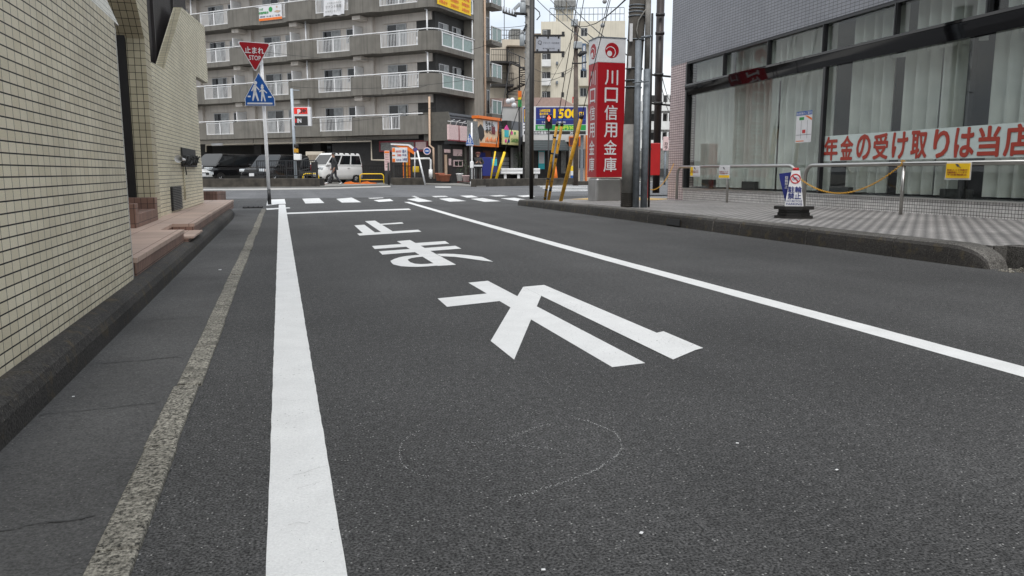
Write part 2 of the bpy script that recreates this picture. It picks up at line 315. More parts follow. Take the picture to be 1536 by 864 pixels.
class MB:
    def __init__(s): s.v = []; s.f = []; s.m = []; s.cur = 0; s.smooth = []; s.sm = False
    def add(s, pts, faces):
        k = len(s.v); s.v += [tuple(map(float, p)) for p in pts]
        for f in faces: s.f.append([k+i for i in f]); s.m.append(s.cur); s.smooth.append(s.sm)
        return s
    def poly(s, pts): return s.add(pts, [list(range(len(pts)))])
    def box(s, fr, x0, x1, y0, y1, z0, z1):
        p = [fr(a, b, c) for c in (z0, z1) for b in (y0, y1) for a in (x0, x1)]
        return s.add(p, [(0, 2, 3, 1), (4, 5, 7, 6), (0, 1, 5, 4), (2, 6, 7, 3), (0, 4, 6, 2), (1, 3, 7, 5)])
    def bbox(s, fr, x0, x1, y0, y1, z0, z1, r=.01):
        """box with chamfered edges"""
        bm = bmesh.new(); bmesh.ops.create_cube(bm, size=1)
        for v in bm.verts: v.co = Vector(((x0+x1)/2+v.co.x*(x1-x0), (y0+y1)/2+v.co.y*(y1-y0), (z0+z1)/2+v.co.z*(z1-z0)))
        bmesh.ops.bevel(bm, geom=bm.edges[:], offset=min(r, .45*min(abs(x1-x0), abs(y1-y0), abs(z1-z0))), segments=2, affect='EDGES', profile=.5)
        bm.verts.index_update(); s.add([fr(*v.co) for v in bm.verts], [[v.index for v in f.verts] for f in bm.faces]); bm.free(); return s
    def prism(s, pts, e):
        n = len(pts); q = [np.array(p) for p in pts]; e = np.array(e, float)
        nrm = sum((np.cross(q[i]-q[0], q[(i+1) % n]-q[0]) for i in range(1, n-1)), V(0, 0, 0))
        if np.dot(nrm, e) > 0: q = q[::-1]
        q2 = [p+e for p in q]
        return s.add(q+q2, [list(range(n)), list(range(2*n-1, n-1, -1))]+[(i, i+n, (i+1) % n+n, (i+1) % n) for i in range(n)])
    def tube(s, path, r, n=8, cap=True):
        path = [np.array(p, float) for p in path]; rs = r if isinstance(r, (list, tuple)) else [r]*len(path)
        rings = []; up = None
        for i, p in enumerate(path):
            d = unit(path[min(i+1, len(path)-1)]-path[max(i-1, 0)])
            if up is None: up = np.cross(d, V(.3, .5, .81)); up = unit(up)
            up = unit(up-d*np.dot(up, d)); b = np.cross(d, up)
            rings.append([p+rs[i]*(up*math.cos(2*math.pi*k/n)+b*math.sin(2*math.pi*k/n)) for k in range(n)])
        pts = [q for rg in rings for q in rg]; fs = []
        for i in range(len(rings)-1):
            for k in range(n): fs.append((i*n+k, i*n+(k+1) % n, (i+1)*n+(k+1) % n, (i+1)*n+k))
        sm = s.sm; s.sm = True; k0 = len(s.v); s.add(pts, fs); s.sm = False
        if cap:
            s.f.append([k0+i for i in range(n)][::-1]); s.f.append([k0+(len(rings)-1)*n+i for i in range(n)]); s.m += [s.cur]*2; s.smooth += [False]*2
        s.sm = sm; return s
    def disc(s, fr, cx, cz, r, y0, y1, n=24, r2=None):
        a = [(cx+r*math.cos(2*math.pi*k/n), cz+r*math.sin(2*math.pi*k/n)) for k in range(n)]
        return s.prism([fr(p, y0, q) for p, q in a], fr.y*(y1-y0))
    def ring(s, fr, cx, cz, r, ri, y0, y1, n=28, a0=0, a1=360):
        full = abs(a1-a0) >= 360
        k = n if full else n+1
        an = [math.radians(a0+(a1-a0)*i/n) for i in range(k)]
        pts = []
        for a in an:
            c, q = math.cos(a), math.sin(a)
            pts += [fr(cx+r*c, y0, cz+r*q), fr(cx+ri*c, y0, cz+ri*q), fr(cx+ri*c, y1, cz+ri*q), fr(cx+r*c, y1, cz+r*q)]
        fs = []
        for i in range(n if full else n):
            j = (i+1) % k
            for e in range(4): fs.append((i*4+e, i*4+(e+1) % 4, j*4+(e+1) % 4, j*4+e))
        if not full: fs += [(0, 1, 2, 3), (4*(k-1)+3, 4*(k-1)+2, 4*(k-1)+1, 4*(k-1))]
        return s.add(pts, fs)
    def sweep(s, path, prof):
        """prof: list of (offset along side normal, z); path: list of (point, side normal)"""
        n = len(prof); pts = [np.array(p)+np.array(sd)*a+ZZ*b for p, sd in path for a, b in prof]; fs = []
        for i in range(len(path)-1):
            for k in range(n-1): fs.append((i*n+k, i*n+k+1, (i+1)*n+k+1, (i+1)*n+k))
        return s.add(pts, fs)
    def build(s, name, mats, parent=None):
        me = bpy.data.meshes.new(name); org = world_loc(parent) if parent else V(0, 0, 0)
        me.from_pydata([tuple(np.array(p)-org) for p in s.v], [], s.f)
        if not isinstance(mats, (list, tuple)): mats = [mats]
        for q in mats: me.materials.append(q)
        uvl = me.uv_layers.new(name='UVMap')
        for i, p in enumerate(me.polygons):
            p.material_index = s.m[i]; p.use_smooth = s.smooth[i]
            n = p.normal
            if abs(n.z) > .75: tx, ty = Vector((1, 0, 0)), Vector((0, 1, 0))
            else:
                tx = Vector((0, 0, 1)).cross(n).normalized(); ty = n.cross(tx) if abs(n.z) > .15 else Vector((0, 0, 1))
            for li in p.loop_indices:
                c = Vector(s.v[me.loops[li].vertex_index]); uvl.data[li].uv = (c.dot(tx), c.dot(ty))
        me.update()
        o = bpy.data.objects.new(name, me); COL.objects.link(o)
        if parent: o.parent = parent
        return o
def world_loc(o):
    l = V(0, 0, 0)
    while o: l = l+np.array(o.location); o = o.parent
    return l
def tag(o, label=None, cat=None, group=None, kind=None):
    for k, v in (('label', label), ('category', cat), ('group', group), ('kind', kind)):
        if v: o[k] = v
    return o
def thing(name, loc, label, cat, group=None):
    o = bpy.data.objects.new(name, None); o.empty_display_size = .2; COL.objects.link(o); o.location = tuple(map(float, loc)); return tag(o, label, cat, group)
def struct(o, label=None, cat=None): return tag(o, label, cat, None, 'structure')

_txt = {}
def text_mesh(body, bold=0., line=1.0):
    key = (body, bold, line)
    if key in _txt: return _txt[key]
    c = bpy.data.curves.new('lettering', 'FONT'); c.body = body; c.size = 1; c.offset = bold; c.space_line = line; c.align_x = 'CENTER'; c.resolution_u = 3
    o = bpy.data.objects.new('lettering', c); COL.objects.link(o)
    dg = bpy.context.evaluated_depsgraph_get(); me = bpy.data.meshes.new_from_object(o.evaluated_get(dg))
    v = [tuple(q.co) for q in me.vertices]; f = [list(p.vertices) for p in me.polygons]
    bpy.data.objects.remove(o); bpy.data.curves.remove(c); bpy.data.meshes.remove(me)
    _txt[key] = (v, f); return v, f
def put_text(mb, body, fr, x0, x1, z0, z1, y=.003, bold=.0, line=1.0, keep=False):
    """lay the letters into the rectangle x0..x1, z0..z1 of the frame, y in front of it; bold letters are thickened by laying shifted copies over each other"""
    v, f = text_mesh(body, 0, line)
    if not v: return mb
    a = np.array(v); lo, hi = a.min(0), a.max(0); sx = (x1-x0)/(hi[0]-lo[0]); sz = (z1-z0)/(hi[1]-lo[1])
    ox = (x0+x1)/2-(lo[0]+hi[0])/2*sx; oz = (z0+z1)/2-(lo[1]+hi[1])/2*sz
    sh = [(0, 0)] if bold < .008 else [(0, 0)]+[(bold*p, bold*q) for p, q in ((-1, 0), (1, 0), (0, -1), (0, 1), (.7, .7), (-.7, .7), (.7, -.7), (-.7, -.7))][:4 if bold < .015 else 8]
    for i, (dx, dz) in enumerate(sh): mb.add([fr((p[0]+dx)*sx+ox, y+i*.0004, (p[1]+dz)*sz+oz) for p in v], f)
    return mb
def vertical(s): return '\n'.join(s)

def panel(x0, y0, x1, y1, D, n=None):
    """frame, width and height of an upright panel that spans these photo pixels at camera distance D"""
    n = -FH if n is None else n
    p = PD((x0+x1)/2, (y0+y1)/2, D); ym = (y0+y1)/2; xm = (x0+x1)/2
    a, b = PL(x0, ym, p, n), PL(x1, ym, p, n); t, q = PL(xm, y0, p, n), PL(xm, y1, p, n)
    fr = Fr((a[0], a[1], q[2]), n); return fr, float(np.dot(b-a, fr.x)), float(t[2]-q[2])
def window(fr, x0, x1, z0, z1, y, parent, split=2, fm='winframe', pm='pane', t=.05, curtain=None):
    f = MB()
    for a, b in ((x0, x0+t), (x1-t, x1)): f.box(fr, a, b, y, y+.05, z0, z1)
    for a, b in ((z0, z0+t), (z1-t, z1)): f.box(fr, x0+t, x1-t, y, y+.048, a, b)
    for i in range(1, split): q = x0+(x1-x0)*i/split; f.box(fr, q-t*.5, q+t*.5, y, y+.044, z0+t, z1-t)
    o = f.build('window', M[fm], parent)
    g = MB().box(fr, x0+t*.5, x1-t*.5, y-.03, y+.02, z0+t*.5, z1-t*.5); g.build('pane', M[pm], o)
    if curtain:
        a, b = curtain; MB().box(fr, x0+t+(x1-x0-2*t)*a, x0+t+(x1-x0-2*t)*b, y+.021, y+.024, z0+t, z1-t).build('curtain', M['curtain'], o)
    return o

# ================================================================== THE GROUND
def sheet(name, pts, z, m, label=None):
    o = MB().poly([V(p[0], p[1], z) for p in pts]).build(name, m); return struct(o, label)
sheet('ground', [(-700, -300), (700, -300), (700, 1200), (-700, 1200)], -.03, M['asphalt2'])
sheet('road', [(-.78, -3), (5.35, -3), (5.35, 5.5), (9, 5.5), (9, 19.5), (9.5, 23.2), (-12, 23.9), (-12, 16), (-.78, 16)], 0, M['asphalt'])
farL = [G(-60, 284.2), G(305, 282.3), G(480, 281), G(588, 277.6), G(637, 277.2), G(690, 279.3), G(715, 280.3), G(862, 277), G(1010, 273), G(1300, 268)]
sheet('crossing_road', [(-12, 23.91), (9.5, 23.21), (60, 18)]+[(p[0], p[1]) for p in farL[::-1]], -.002, M['asphalt2'])
lot = [(p[0], p[1]) for p in farL]
o = MB().prism([V(p[0], p[1], .05) for p in lot]+[V(80, 140, .05), V(-90, 140, .05)], (0, 0, -.10)).build('parking_lot', M['lot']); struct(o)

def strip(name, pts_lo, pts_hi, z, m):
    """road marking from two edge lines of ground points"""
    p = list(pts_lo)+list(pts_hi)[::-1]
    return struct(MB().poly([V(q[0], q[1], z) for q in p]).build(name, m))
strip('gutter', [(-.76, -2), (-.76, 12), (-.80, 14.5), (-1.0, 17)], [(-.38, -2), (-.38, 12), (-.38, 14.5), (-.38, 17)], .004, M['gutter'])
mb = MB()
y = .35
while y < 16:                                               # edge stones with a thin dark gap, slightly out of line
    ln = .6+RNG.random()*.05; dx = RNG.uniform(-.006, .006)
    mb.bbox(WORLD, -.385+dx, -.302+dx, y, y+ln-.008, -.03, .010+RNG.uniform(0, .004), .006); y += ln
struct(mb.build('edge_stone', M['stone']))
mb = MB()
for y in (1.02, 1.75, 2.62, 3.28, 4.2, 5.1, 6.3, 6.9, 8.3, 9.9, 11.2, 12.6):       # cracked joints across the gutter
    pts = []; x = -.75
    while x < -.39: pts.append((x, y+RNG.uniform(-.008, .008)+.10*(x+.75))); x += .03
    for a, b in zip(pts, pts[1:]):
        wd = RNG.uniform(.0012, .0032); mb.poly([V(a[0], a[1]-wd, .0065), V(b[0], b[1]-wd, .0065), V(b[0], b[1]+wd, .0065), V(a[0], a[1]+wd, .0065)])
struct(mb.build('gutter_joints', M['charcoal']))
mb = MB()
for i in range(4): mb.box(WORLD, -.76+.1*i, -.69+.1*i, 17.0, 17.5, .004, .02)
for yy in (17.0, 17.23, 17.46): mb.box(WORLD, -.78, -.38, yy, yy+.04, .005, .024)
tag(mb.build('drain_grate', M['black']), 'dark iron drain grate at the end of the concrete gutter', 'drain grate')

# left kerb: worn dark concrete, rounded upper edge, bends away at the corner
path = []
for yy in np.arange(-2, 13.01, .25): path.append((V(-.755, yy, 0), V(-1, 0, 0)))
for t in np.linspace(0, 1, 9)[1:]: path.append((V(-.755-.65*t*t, 13+4.2*t, 0), unit(V(-1, .31*t, 0))))
prof = [(0, -.03), (.006, .07), (.018, .102), (.04, .122), (.075, .130), (.7, .134)]
struct(MB().sweep(path, prof).build('kerb', M['kerb']))

# ------------------------------------------------------------------ painted markings
LWp = M['white']
pts = [(yy, RNG.uniform(-.0011, .0011), RNG.uniform(-.0011, .0011)) for yy in np.arange(.5, 18.9, .06)]
strip('edge_line', [(-.058+a, yy) for yy, a, b in pts], [(.088+b, yy) for yy, a, b in pts], .0016, LWp)
rl = [(2.55, .3), (2.58, 1.2), (2.60, 2.09), (2.62, 3.4), (2.64, 6), (2.68, 8.1), (2.80, 13), (2.97, 18.9), (2.99, 19.6)]
def xr(yy): return float(np.interp(yy, [p[1] for p in rl], [p[0] for p in rl]))
yv = list(np.arange(.3, 19.6, .15))
strip('centre_line', [(xr(q)-.008+RNG.uniform(-.002, .002), q) for q in yv], [(xr(q)+.13+RNG.uniform(-.002, .002), q) for q in yv], .0017, LWp)
def gp(seq, ox, oy, s): return [G(ox+a/s, oy+b/s) for a, b in seq]
def mark(name, polys, ox, oy, s, z0, m=None):
    mb = MB()
    for i, q in enumerate(polys): mb.poly([V(p[0], p[1], z0*.45+i*.0005) for p in gp(q, ox, oy, s)])
    return struct(mb.build(name, m or LWp))
mark('stop_line', [[(312, 347), (900, 326), (1492, 307), (1515, 319), (900, 338), (316, 361)]], 380, 265, 6.4, .0052)
mark('corner_marking', [[(138, 222), (300, 215), (312, 262), (238, 264), (125, 279)], [(122, 307), (345, 296), (356, 304), (130, 320)]], 380, 265, 6.4, .0056)
mark('centre_line_end', [[(1152, 226), (1312, 214), (1345, 234), (1205, 243)]], 380, 265, 6.4, .0056)
# the three painted characters of the word "stop": 止まれ, stretched along the road
mark('road_lettering', [
    [(218, 85), (320, 75), (1145, 507), (972, 528)],
    [(57, 168), (318, 142), (388, 181), (107, 212)],
    [(505, 108), (600, 155), (545, 283), (458, 490), (335, 392), (440, 214)],
    [(505, 108), (615, 98), (1412, 438), (1290, 490), (600, 155)],
    [(1205, 350), (1240, 342), (1448, 430), (1410, 440)]], 640, 400, 3.491, .004)
mark('road_lettering', [
    [(525, 258), (645, 247), (1070, 475), (900, 486)],
    [(295, 303), (968, 257), (1008, 281), (320, 331)],
    [(358, 352), (1063, 301), (1118, 327), (390, 383)],
    [(890, 377), (960, 375), (1050, 377), (1180, 388), (1310, 405), (1412, 449), (1300, 437), (1190, 421), (1060, 404), (930, 398)],
    [(740, 386), (690, 389), (600, 398), (545, 409), (500, 424), (465, 442), (474, 458), (492, 475), (560, 491), (640, 496), (722, 497), (810, 493), (900, 485), (868, 464), (800, 470), (740, 472), (690, 468), (650, 455), (632, 442), (624, 429), (660, 416), (700, 409), (770, 402)]], 510, 320, 6.144, .004)
mark('road_lettering', [
    [(158, 187), (720, 152), (750, 170), (180, 206)],
    [(132, 112), (225, 106), (325, 180), (215, 188)],
    [(230, 74), (322, 68), (490, 170), (385, 178)],
    [(365, 99), (570, 84), (587, 96), (380, 108)]], 510, 320, 6.144, .004)
cw = [[(470, 212), (630, 206), (682, 253), (500, 258)], [(797, 213), (945, 201), (1036, 246), (850, 250)], [(1102, 204), (1245, 199), (1252, 206), (1120, 213)]]
for q in cw: mark('crosswalk_stripe', [q], 380, 265, 6.4, .0035, M['faded'] if q[0][0] > 1000 else M['worn'])
cw = [[(80, 337), (212, 322), (378, 361), (215, 369)], [(448, 332), (582, 322), (766, 358), (572, 366)], [(812, 333), (950, 323), (1164, 360), (972, 366)], [(1158, 327), (1318, 320), (1500, 348), (1375, 362)],
      [(360, 300), (520, 296), (560, 310), (400, 314)], [(690, 297), (828, 293), (905, 314), (772, 318)], [(1345, 297), (1490, 289), (1560, 305), (1420, 312)], [(1025, 296), (1160, 288), (1250, 300), (1100, 306)], [(130, 300), (170, 298), (225, 322), (195, 326)]]
for i, q in enumerate(cw): mark('crosswalk_stripe', [q], 600, 255, 7.68, .0035, M['faded'] if i in (4, 7, 8) else M['worn'])
for q in ([(405, 190), (585, 190), (590, 203), (405, 203)],): mark('crosswalk_stripe', [q], 600, 255, 7.68, .0035, M['faded'])
mark('gutter_edge', [[(-1500, 660), (75, 640), (450, 638), (700, 634), (920, 632), (1420, 617), (1420, 626), (920, 642), (450, 648), (75, 650), (-1500, 680)]], 290, 150, 4.8, .002, M['concrete'])
# pale hatched paving beyond the crossing
for k in range(5): mark('hatched_marking', [[(505+k*20, 612+k*10), (870, 606+k*11), (870, 611+k*11), (510+k*20, 618+k*10)]], 700, 150, 4.8, .0035, M['faded'])

# chalk drawing left on the asphalt: broken curves of fine specks
mb = MB()
def chalk(pts, dens=1.):
    q = [G(560+a/3.072, 580+b/3.072) for a, b in pts]
    for a, b in zip(q, q[1:]):
        n = max(2, int(np.linalg.norm(b-a)/.0030*dens))
        for i in range(n):
            if RNG.random() < .3: continue
            p = a+(b-a)*(i+RNG.random())/n+V(RNG.gauss(0, .0013), RNG.gauss(0, .0028), 0); r = RNG.uniform(.0006, .0017); an = RNG.random()*3
            mb.poly([V(p[0]+r*math.cos(an+k*1.57)*(1.4 if k % 2 else .8), p[1]+r*1.6*math.sin(an+k*1.57), .0025) for k in range(4)])
chalk([(215, 203), (165, 232), (132, 262), (118, 310), (128, 350), (160, 385), (205, 406), (265, 420)], .8)
chalk([(925, 148), (985, 160), (1050, 185), (1110, 212), (1138, 245), (1143, 285), (1125, 318), (1090, 348), (1035, 382), (980, 405), (900, 436), (830, 460), (760, 482), (690, 502), (620, 515)], 1.1)
chalk([(580, 262), (640, 236), (700, 209), (760, 188), (815, 174)]); chalk([(365, 253), (460, 260), (560, 267), (700, 276), (840, 290)], .9)
struct(mb.build('chalk_marking', M['fleckwhite']))
mb = MB()                                                    # hairline cracks and scuffs in the old paint
for pts in ([(440, 715), (455, 712), (472, 705), (492, 700)], [(432, 790), (448, 786), (462, 788)], [(431, 471), (436, 470), (443, 472)], [(446, 735), (470, 728), (489, 722)], [(420, 600), (440, 603), (455, 600), (470, 603)], [(905, 478), (912, 476), (925, 479)], [(876, 472), (888, 476), (900, 478)]):
    q = [G(a, b) for a, b in pts]
    for a, b in zip(q, q[1:]): wd = RNG.uniform(.0004, .0009); mb.poly([V(a[0], a[1]-wd, .0042), V(b[0], b[1]-wd*.6, .0042), V(b[0], b[1]+wd*.6, .0042), V(a[0], a[1]+wd, .0042)])
struct(mb.build('paint_cracks', M['boardgrey']))
mb = MB()
for a, b, r in ((330, 405, .010), (962, 800, .005), (1106, 665, .004), (815, 855, .004), (430, 360, .008), (200, 718, .004), (110, 595, .004), (1255, 705, .004)):
    p = G(a, b, .0045); mb.bbox(Fr(p, (RNG.uniform(-1, 1), 1, 0)), -r, r, -r*.7, r*.7, 0, r*.5, r*.2)
tag(mb.build('litter_specks', M['litter']), 'pale specks of paper and grit lying on the asphalt and gutter', 'litter', kind='stuff')

# ================================================================== RIGHT SIDEWALK AND KERB
SW = .165
struct(MB().prism([V(5.70, 2.2, SW), V(9.2, 2.2, SW), V(9.4, 12.0, SW), V(5.425, 12.0, SW), V(5.425, 4.75, SW), V(5.70, 4.75, SW)], (0, 0, -.2)).build('sidewalk', M['paving']))
def sw(y): return SW-max(0., y-12.0)*.0165
mb = MB(); xs_ = [5.425, 5.425, 5.45, 5.6, 6.6, 8.4]; ys_ = [12.0, 14.2, 15.6, 16.9, 18.1, 20.5]
mb.add([V(x, y, sw(y)) for x, y in zip(xs_, ys_)]+[V(x, y, sw(y)) for x, y in zip((9.4, 9.45, 9.5, 9.6, 10.2, 10.8), ys_)], [(i, i+6, i+7, i+1) for i in range(5)])
struct(mb.build('sidewalk', M['paving']))
q_ = [(7.0, 18.35), (7.4, 16.7), (8.3, 16.2), (9.4, 17.4), (9.6, 20.2), (8.6, 20.3)]
struct(MB().poly([V(x, y, sw(y)+.004) for x, y in q_][::-1]).build('tactile_paving', M['tactile']))
path = []
for yy in np.arange(4.95, 15.01, .25): path.append((V(5.19+.004*math.sin(yy*3), yy, -max(0, yy-12)*.008), V(1, 0, 0)))
corner = G(776, 308)
for t in np.linspace(0, 1, 8)[1:]: path.append((V(5.19+(corner[0]-5.19)*t*t, 15+(corner[1]-15)*t, -.024-.016*t), unit(V(1, -.25*t, 0))))
kp = [(0, -.03), (.012, .09), (.02, .135), (.04, .160), (.07, .172), (.24, .172), (.24, -.02)]
mb = MB()
def kpt(s):
    i = min(int(s), len(path)-2); t = s-i; return path[i][0]*(1-t)+path[i+1][0]*t, unit(path[i][1]*(1-t)+path[i+1][1]*t)
s_ = 0.; kk = 0
while s_ < len(path)-1.01:                     # kerb stones about 0.6 m long, each a little out of line, with open joints
    e_ = min(s_+2.4, len(path)-1); j = RNG.uniform(-.004, .004); jz = RNG.uniform(-.003, .003)
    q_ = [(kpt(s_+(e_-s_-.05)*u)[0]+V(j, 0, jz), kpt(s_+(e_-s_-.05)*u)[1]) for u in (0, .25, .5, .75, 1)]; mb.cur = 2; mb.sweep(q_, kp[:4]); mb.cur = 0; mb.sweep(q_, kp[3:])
    for p_, sd_ in (q_[0], q_[-1]): mb.poly([p_+sd_*a+ZZ*b for a, b in kp])
    s_ = e_
def kend(p, sd, along, l=.42, n=8):
    rings = []
    for i in range(n+1):
        t = i/n; k = math.sqrt(max(0, 1-t*t)); rings.append([np.array(p)+along*l*t+sd*(a*(1-.12*t)+.014*t)+ZZ*((b+.03)*k-.03) for a, b in kp])
    pts = [q for r in rings for q in r]; m_ = len(kp)
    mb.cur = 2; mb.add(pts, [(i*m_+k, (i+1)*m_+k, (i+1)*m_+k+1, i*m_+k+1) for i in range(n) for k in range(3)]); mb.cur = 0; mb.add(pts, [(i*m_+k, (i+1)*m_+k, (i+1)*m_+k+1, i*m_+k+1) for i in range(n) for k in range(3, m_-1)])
kend(V(5.19+.004*math.sin(4.95*3), 4.95, 0), V(1, 0, 0), V(0, -1, 0), .38)
kend(path[-1][0], path[-1][1], unit(V(.25, 1, 0)), .25)
mb.cur = 1
mb.sweep([(p_+V(.02, 0, -.012), sd_) for p_, sd_ in path], [(0, 0), (.03, .15), (.2, .15)])
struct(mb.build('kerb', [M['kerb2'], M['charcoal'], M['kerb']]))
mb = MB(); mb.box(WORLD, 5.56, 5.698, 2.2, 4.9, -.02, SW-.004); mb.box(WORLD, 5.432, 5.697, 4.728, 4.748, -.02, SW-.004); mb.cur = 1
for yy in (3.0, 3.6, 4.2, 4.75): mb.box(WORLD, 5.557, 5.6, yy, yy+.01, 0, SW-.01)
struct(mb.build('kerb', [M['kerb2'], M['concrete']]))
tag(MB().box(WORLD, 5.176, 5.19, 9.35, 9.72, .02, .105).build('drain_slot', M['black']), 'square black drain opening in the right kerb face', 'drain')
mb = MB()
for i in range(420):
    a = RNG.uniform(5.2, 5.56); b = RNG.uniform(3.2, 4.55); r = RNG.uniform(.004, .011)
    mb.bbox(Fr(V(a, b, 0), (RNG.uniform(-1, 1), 1, RNG.uniform(-.2, .2))), -r, r, -r, r, -.004, r*.9, r*.3)
tag(mb.build('gravel', M['stone']), 'loose grey gravel beside the rounded kerb end', 'gravel', kind='stuff')
mb = MB(); c = G(1531, 398, 0)
for i in range(40):
    a = RNG.uniform(0, 6.28); b = c+V(RNG.gauss(0, .025), RNG.gauss(0, .02), 0); h = RNG.uniform(.02, .05); e = V(math.cos(a), math.sin(a), 0)*h*.7
    mb.poly([b-V(.003, 0, 0), b+V(.003, 0, 0), b+e+ZZ*h])
tag(mb.build('grass_tuft', M['grass']), 'small green tuft of grass in the gravel by the kerb end', 'grass tuft')

# ================================================================== LEFT TILED BUILDING
PF = V(-1.37, 9.4, 0); NF = unit(V(1, -.03, 0))
def pf(x, y, off=0.): return PL(x, y, PF+NF*off, NF)
bld = thing('tiled_building', (-1.2, 5, 0), 'yellowish tiled building with a sloping wall and dark ribbed upper cladding', 'building')
mb = MB(); mb.box(WORLD, -1.5, -.85, -4, 4.90, -.05, 1.585)
mb.cur = 0; mb.build('wall', M['walltile'], bld)
mb = MB(); mb.prism([V(-.85, 4.903, -.05), V(-.872, 5.06, -.05), V(-1.5, 5.06, -.05), V(-1.5, 4.903, -.05)], (0, 0, 1.62))
mb.prism([V(-.853, 5.06, 1.587), V(-1.72, 5.06, 3.9), V(-2.2, 5.06, 3.9), V(-1.45, 5.06, 1.587)], (0, -9, 0)); mb.build('corner_band', M['pale_skylit'], bld)  # corner tiles are paler; the slope's sky-lit paleness is put into the same colour
mb = MB(); mb.prism([pf(237, 327), pf(306, 303.5), pf(293.7, 114), pf(312.3, 125), pf(306.8, 40), pf(272.5, 11), pf(246, 103), pf(225, 92)], -NF*.10); mb.build('wall', M['walltile2'], bld)
a, b = pf(246, 103), pf(272.5, 11); e = unit(b-a)
mb = MB(); mb.prism([a-e*.0+NF*.004, b+NF*.004, b+NF*.004+V(0, .07, .0), a+NF*.004+V(0, .07, 0)], -NF*.115); mb.build('coping', M['walltile2'], bld)
a, b = pf(272.5, 11, .004), pf(306.8, 40, .004); MB().prism([a, b, b+ZZ*-.05, a+ZZ*-.05], -NF*.112).build('coping', M['walltile2'], bld)
# pier, leaning soffit over the doorway and the dark door behind
jy = 9.2; xl, xr_ = PY(202, 244, jy)[0], PY(229.5, 244, jy)[0]; zt = PY(211.7, 58, jy)[2]
mb = MB(); mb.box(WORLD, xl, xr_, jy, jy+.34, .2, zt+2.2); mb.build('pier', M['jambtile'], bld)
q1 = V(xr_, jy-.002, zt); dd = pf(199, -4, .05); dd = V(xr_, dd[1], dd[2]); slope = (dd[2]-q1[2])/(dd[1]-q1[1])
q2 = V(xr_, 5.4, zt+slope*(5.4-jy))
MB().prism([q1, q2, q2+ZZ*2, V(xr_, jy-.002, zt+3)], V(-.42, 0, 0)).build('lintel', M['jambtile'], bld)
MB().box(WORLD, -2.0, -1.64, 5.07, jy-.003, .2, 4.5).build('door', M['rust'], bld)
MB().box(WORLD, -1.639, xl-.004, jy-.03, jy+.2, .2, zt+1.2).build('doorway_shade', M['satin'], bld)  # black box stands in for the darkness deep in the doorway
MB().box(WORLD, -6, -2.25, -9, 15.6, -.05, 10.5).build('upper_storeys', M['louvre'], bld)
mb = MB(); y0, y1 = 9.6, 15.6
mb.box(WORLD, -2.2, -1.54, y0, y1, 1.2, 5.5)
for yy in np.arange(y0, y1, .085): mb.box(WORLD, -1.541, -1.505, yy, yy+.045, 1.2, 5.5)
for yy in (11.2, 13.4): mb.box(WORLD, -1.542, -1.47, yy, yy+.05, 1.2, 5.5)
mb.build('cladding', M['louvre'], bld)
mb = MB(); g0, g1 = pf(259, 317, .012), pf(271, 279, .012); fr = Fr(g0, NF); wd = abs(g1[1]-g0[1]); hh = g1[2]-g0[2]
mb.box(fr, -0.0, wd, -.02, 0, 0, hh)
for i in range(14): mb.box(fr, .01, wd-.01, 0, .012, hh*i/14+.004, hh*i/14+.016)
gv = mb.build('vent_grille', M['charcoal'], bld); mb = MB()
for i in range(14): mb.box(fr, .012, wd-.012, .0125, .02, hh*i/14+.018, hh*i/14+.024)
mb.build('slat', M['boardgrey'], gv)
MB().tube([pf(278, 300, .02), pf(276, 246, .02)], .012).build('drain_pipe', M['walltile2'], bld)
# loudspeaker horn with bundled cables on a dark plate
pl_ = pf(279, 236, .02)
hn = thing('horn_loudspeaker', pl_, 'white horn loudspeaker with a bundle of dark cables on the tiled wall', 'loudspeaker')
a0, a1 = pf(270, 221, .004), pf(291.5, 230, .004); b0 = pf(272, 250, .004)
fr = Fr(V(a0[0], a0[1], b0[2]), NF); wd = a1[1]-a0[1]; hh = a0[2]-b0[2]
mb = MB(); mb.box(fr, 0, wd, 0, .03, 0, hh*.42); mb.box(fr, .05, wd-.02, 0, .022, hh*.48, hh); mb.build('back_plate', M['charcoal'], hn)
hc = pf(273, 239, .10); ax = V(-.25, -1, 0.05); ax = unit(ax)
mb = MB(); mb.sm = True; mb.tube([hc-ax*.10, hc-ax*.03, hc+ax*.05, hc+ax*.09, hc+ax*.12], [.014, .018, .028, .042, .052], 20, cap=False); mb.build('horn', M['whiteplas'], hn)
mb = MB()
for i in range(26):
    t = i/26; c = pf(275+23*t, 240.5, .09); pts = [c+V(RNG.uniform(-.03, .03), .02*k-.08+RNG.uniform(-.03, .03), RNG.uniform(-.07, .07)) for k in range(7)]; mb.tube(pts, .011, 5)
mb.tube([pf(278, 250, .03), pf(280, 262, .03)], .008, 5)
mb.build('cable_bundle', M['charcoal'], hn)
# raised landing with a notch for the step
za = .24
ya, yb = PX(275, 344.5, -.857)[1], PX(290, 335, -.857)[1]
mb = MB(); edge = -.857
for (x0, x1, y0, y1) in ((-1.55, edge, 5.062, ya), (-1.55, -1.06, ya, yb), (-1.55, edge, yb, 15.3)):
    mb.cur = 0; mb.box(WORLD, x0, x1, y0, y1, .10, za-.03); mb.cur = 1; mb.box(WORLD, x0, x1+.008, y0, y1+(.006 if y1 < 15 and x1 == edge else 0), za-.03, za)
mb.cur = 0; mb.box(WORLD, -1.058, -.82, ya+.008, yb-.002, .10, .158); mb.cur = 1; mb.box(WORLD, -1.058, -.775, ya+.008, yb-.002, .158, .175)
struct(mb.build('entrance_steps', [M['browntile'], M['browntop']]), 'terracotta tiled entrance landing with a notched step')
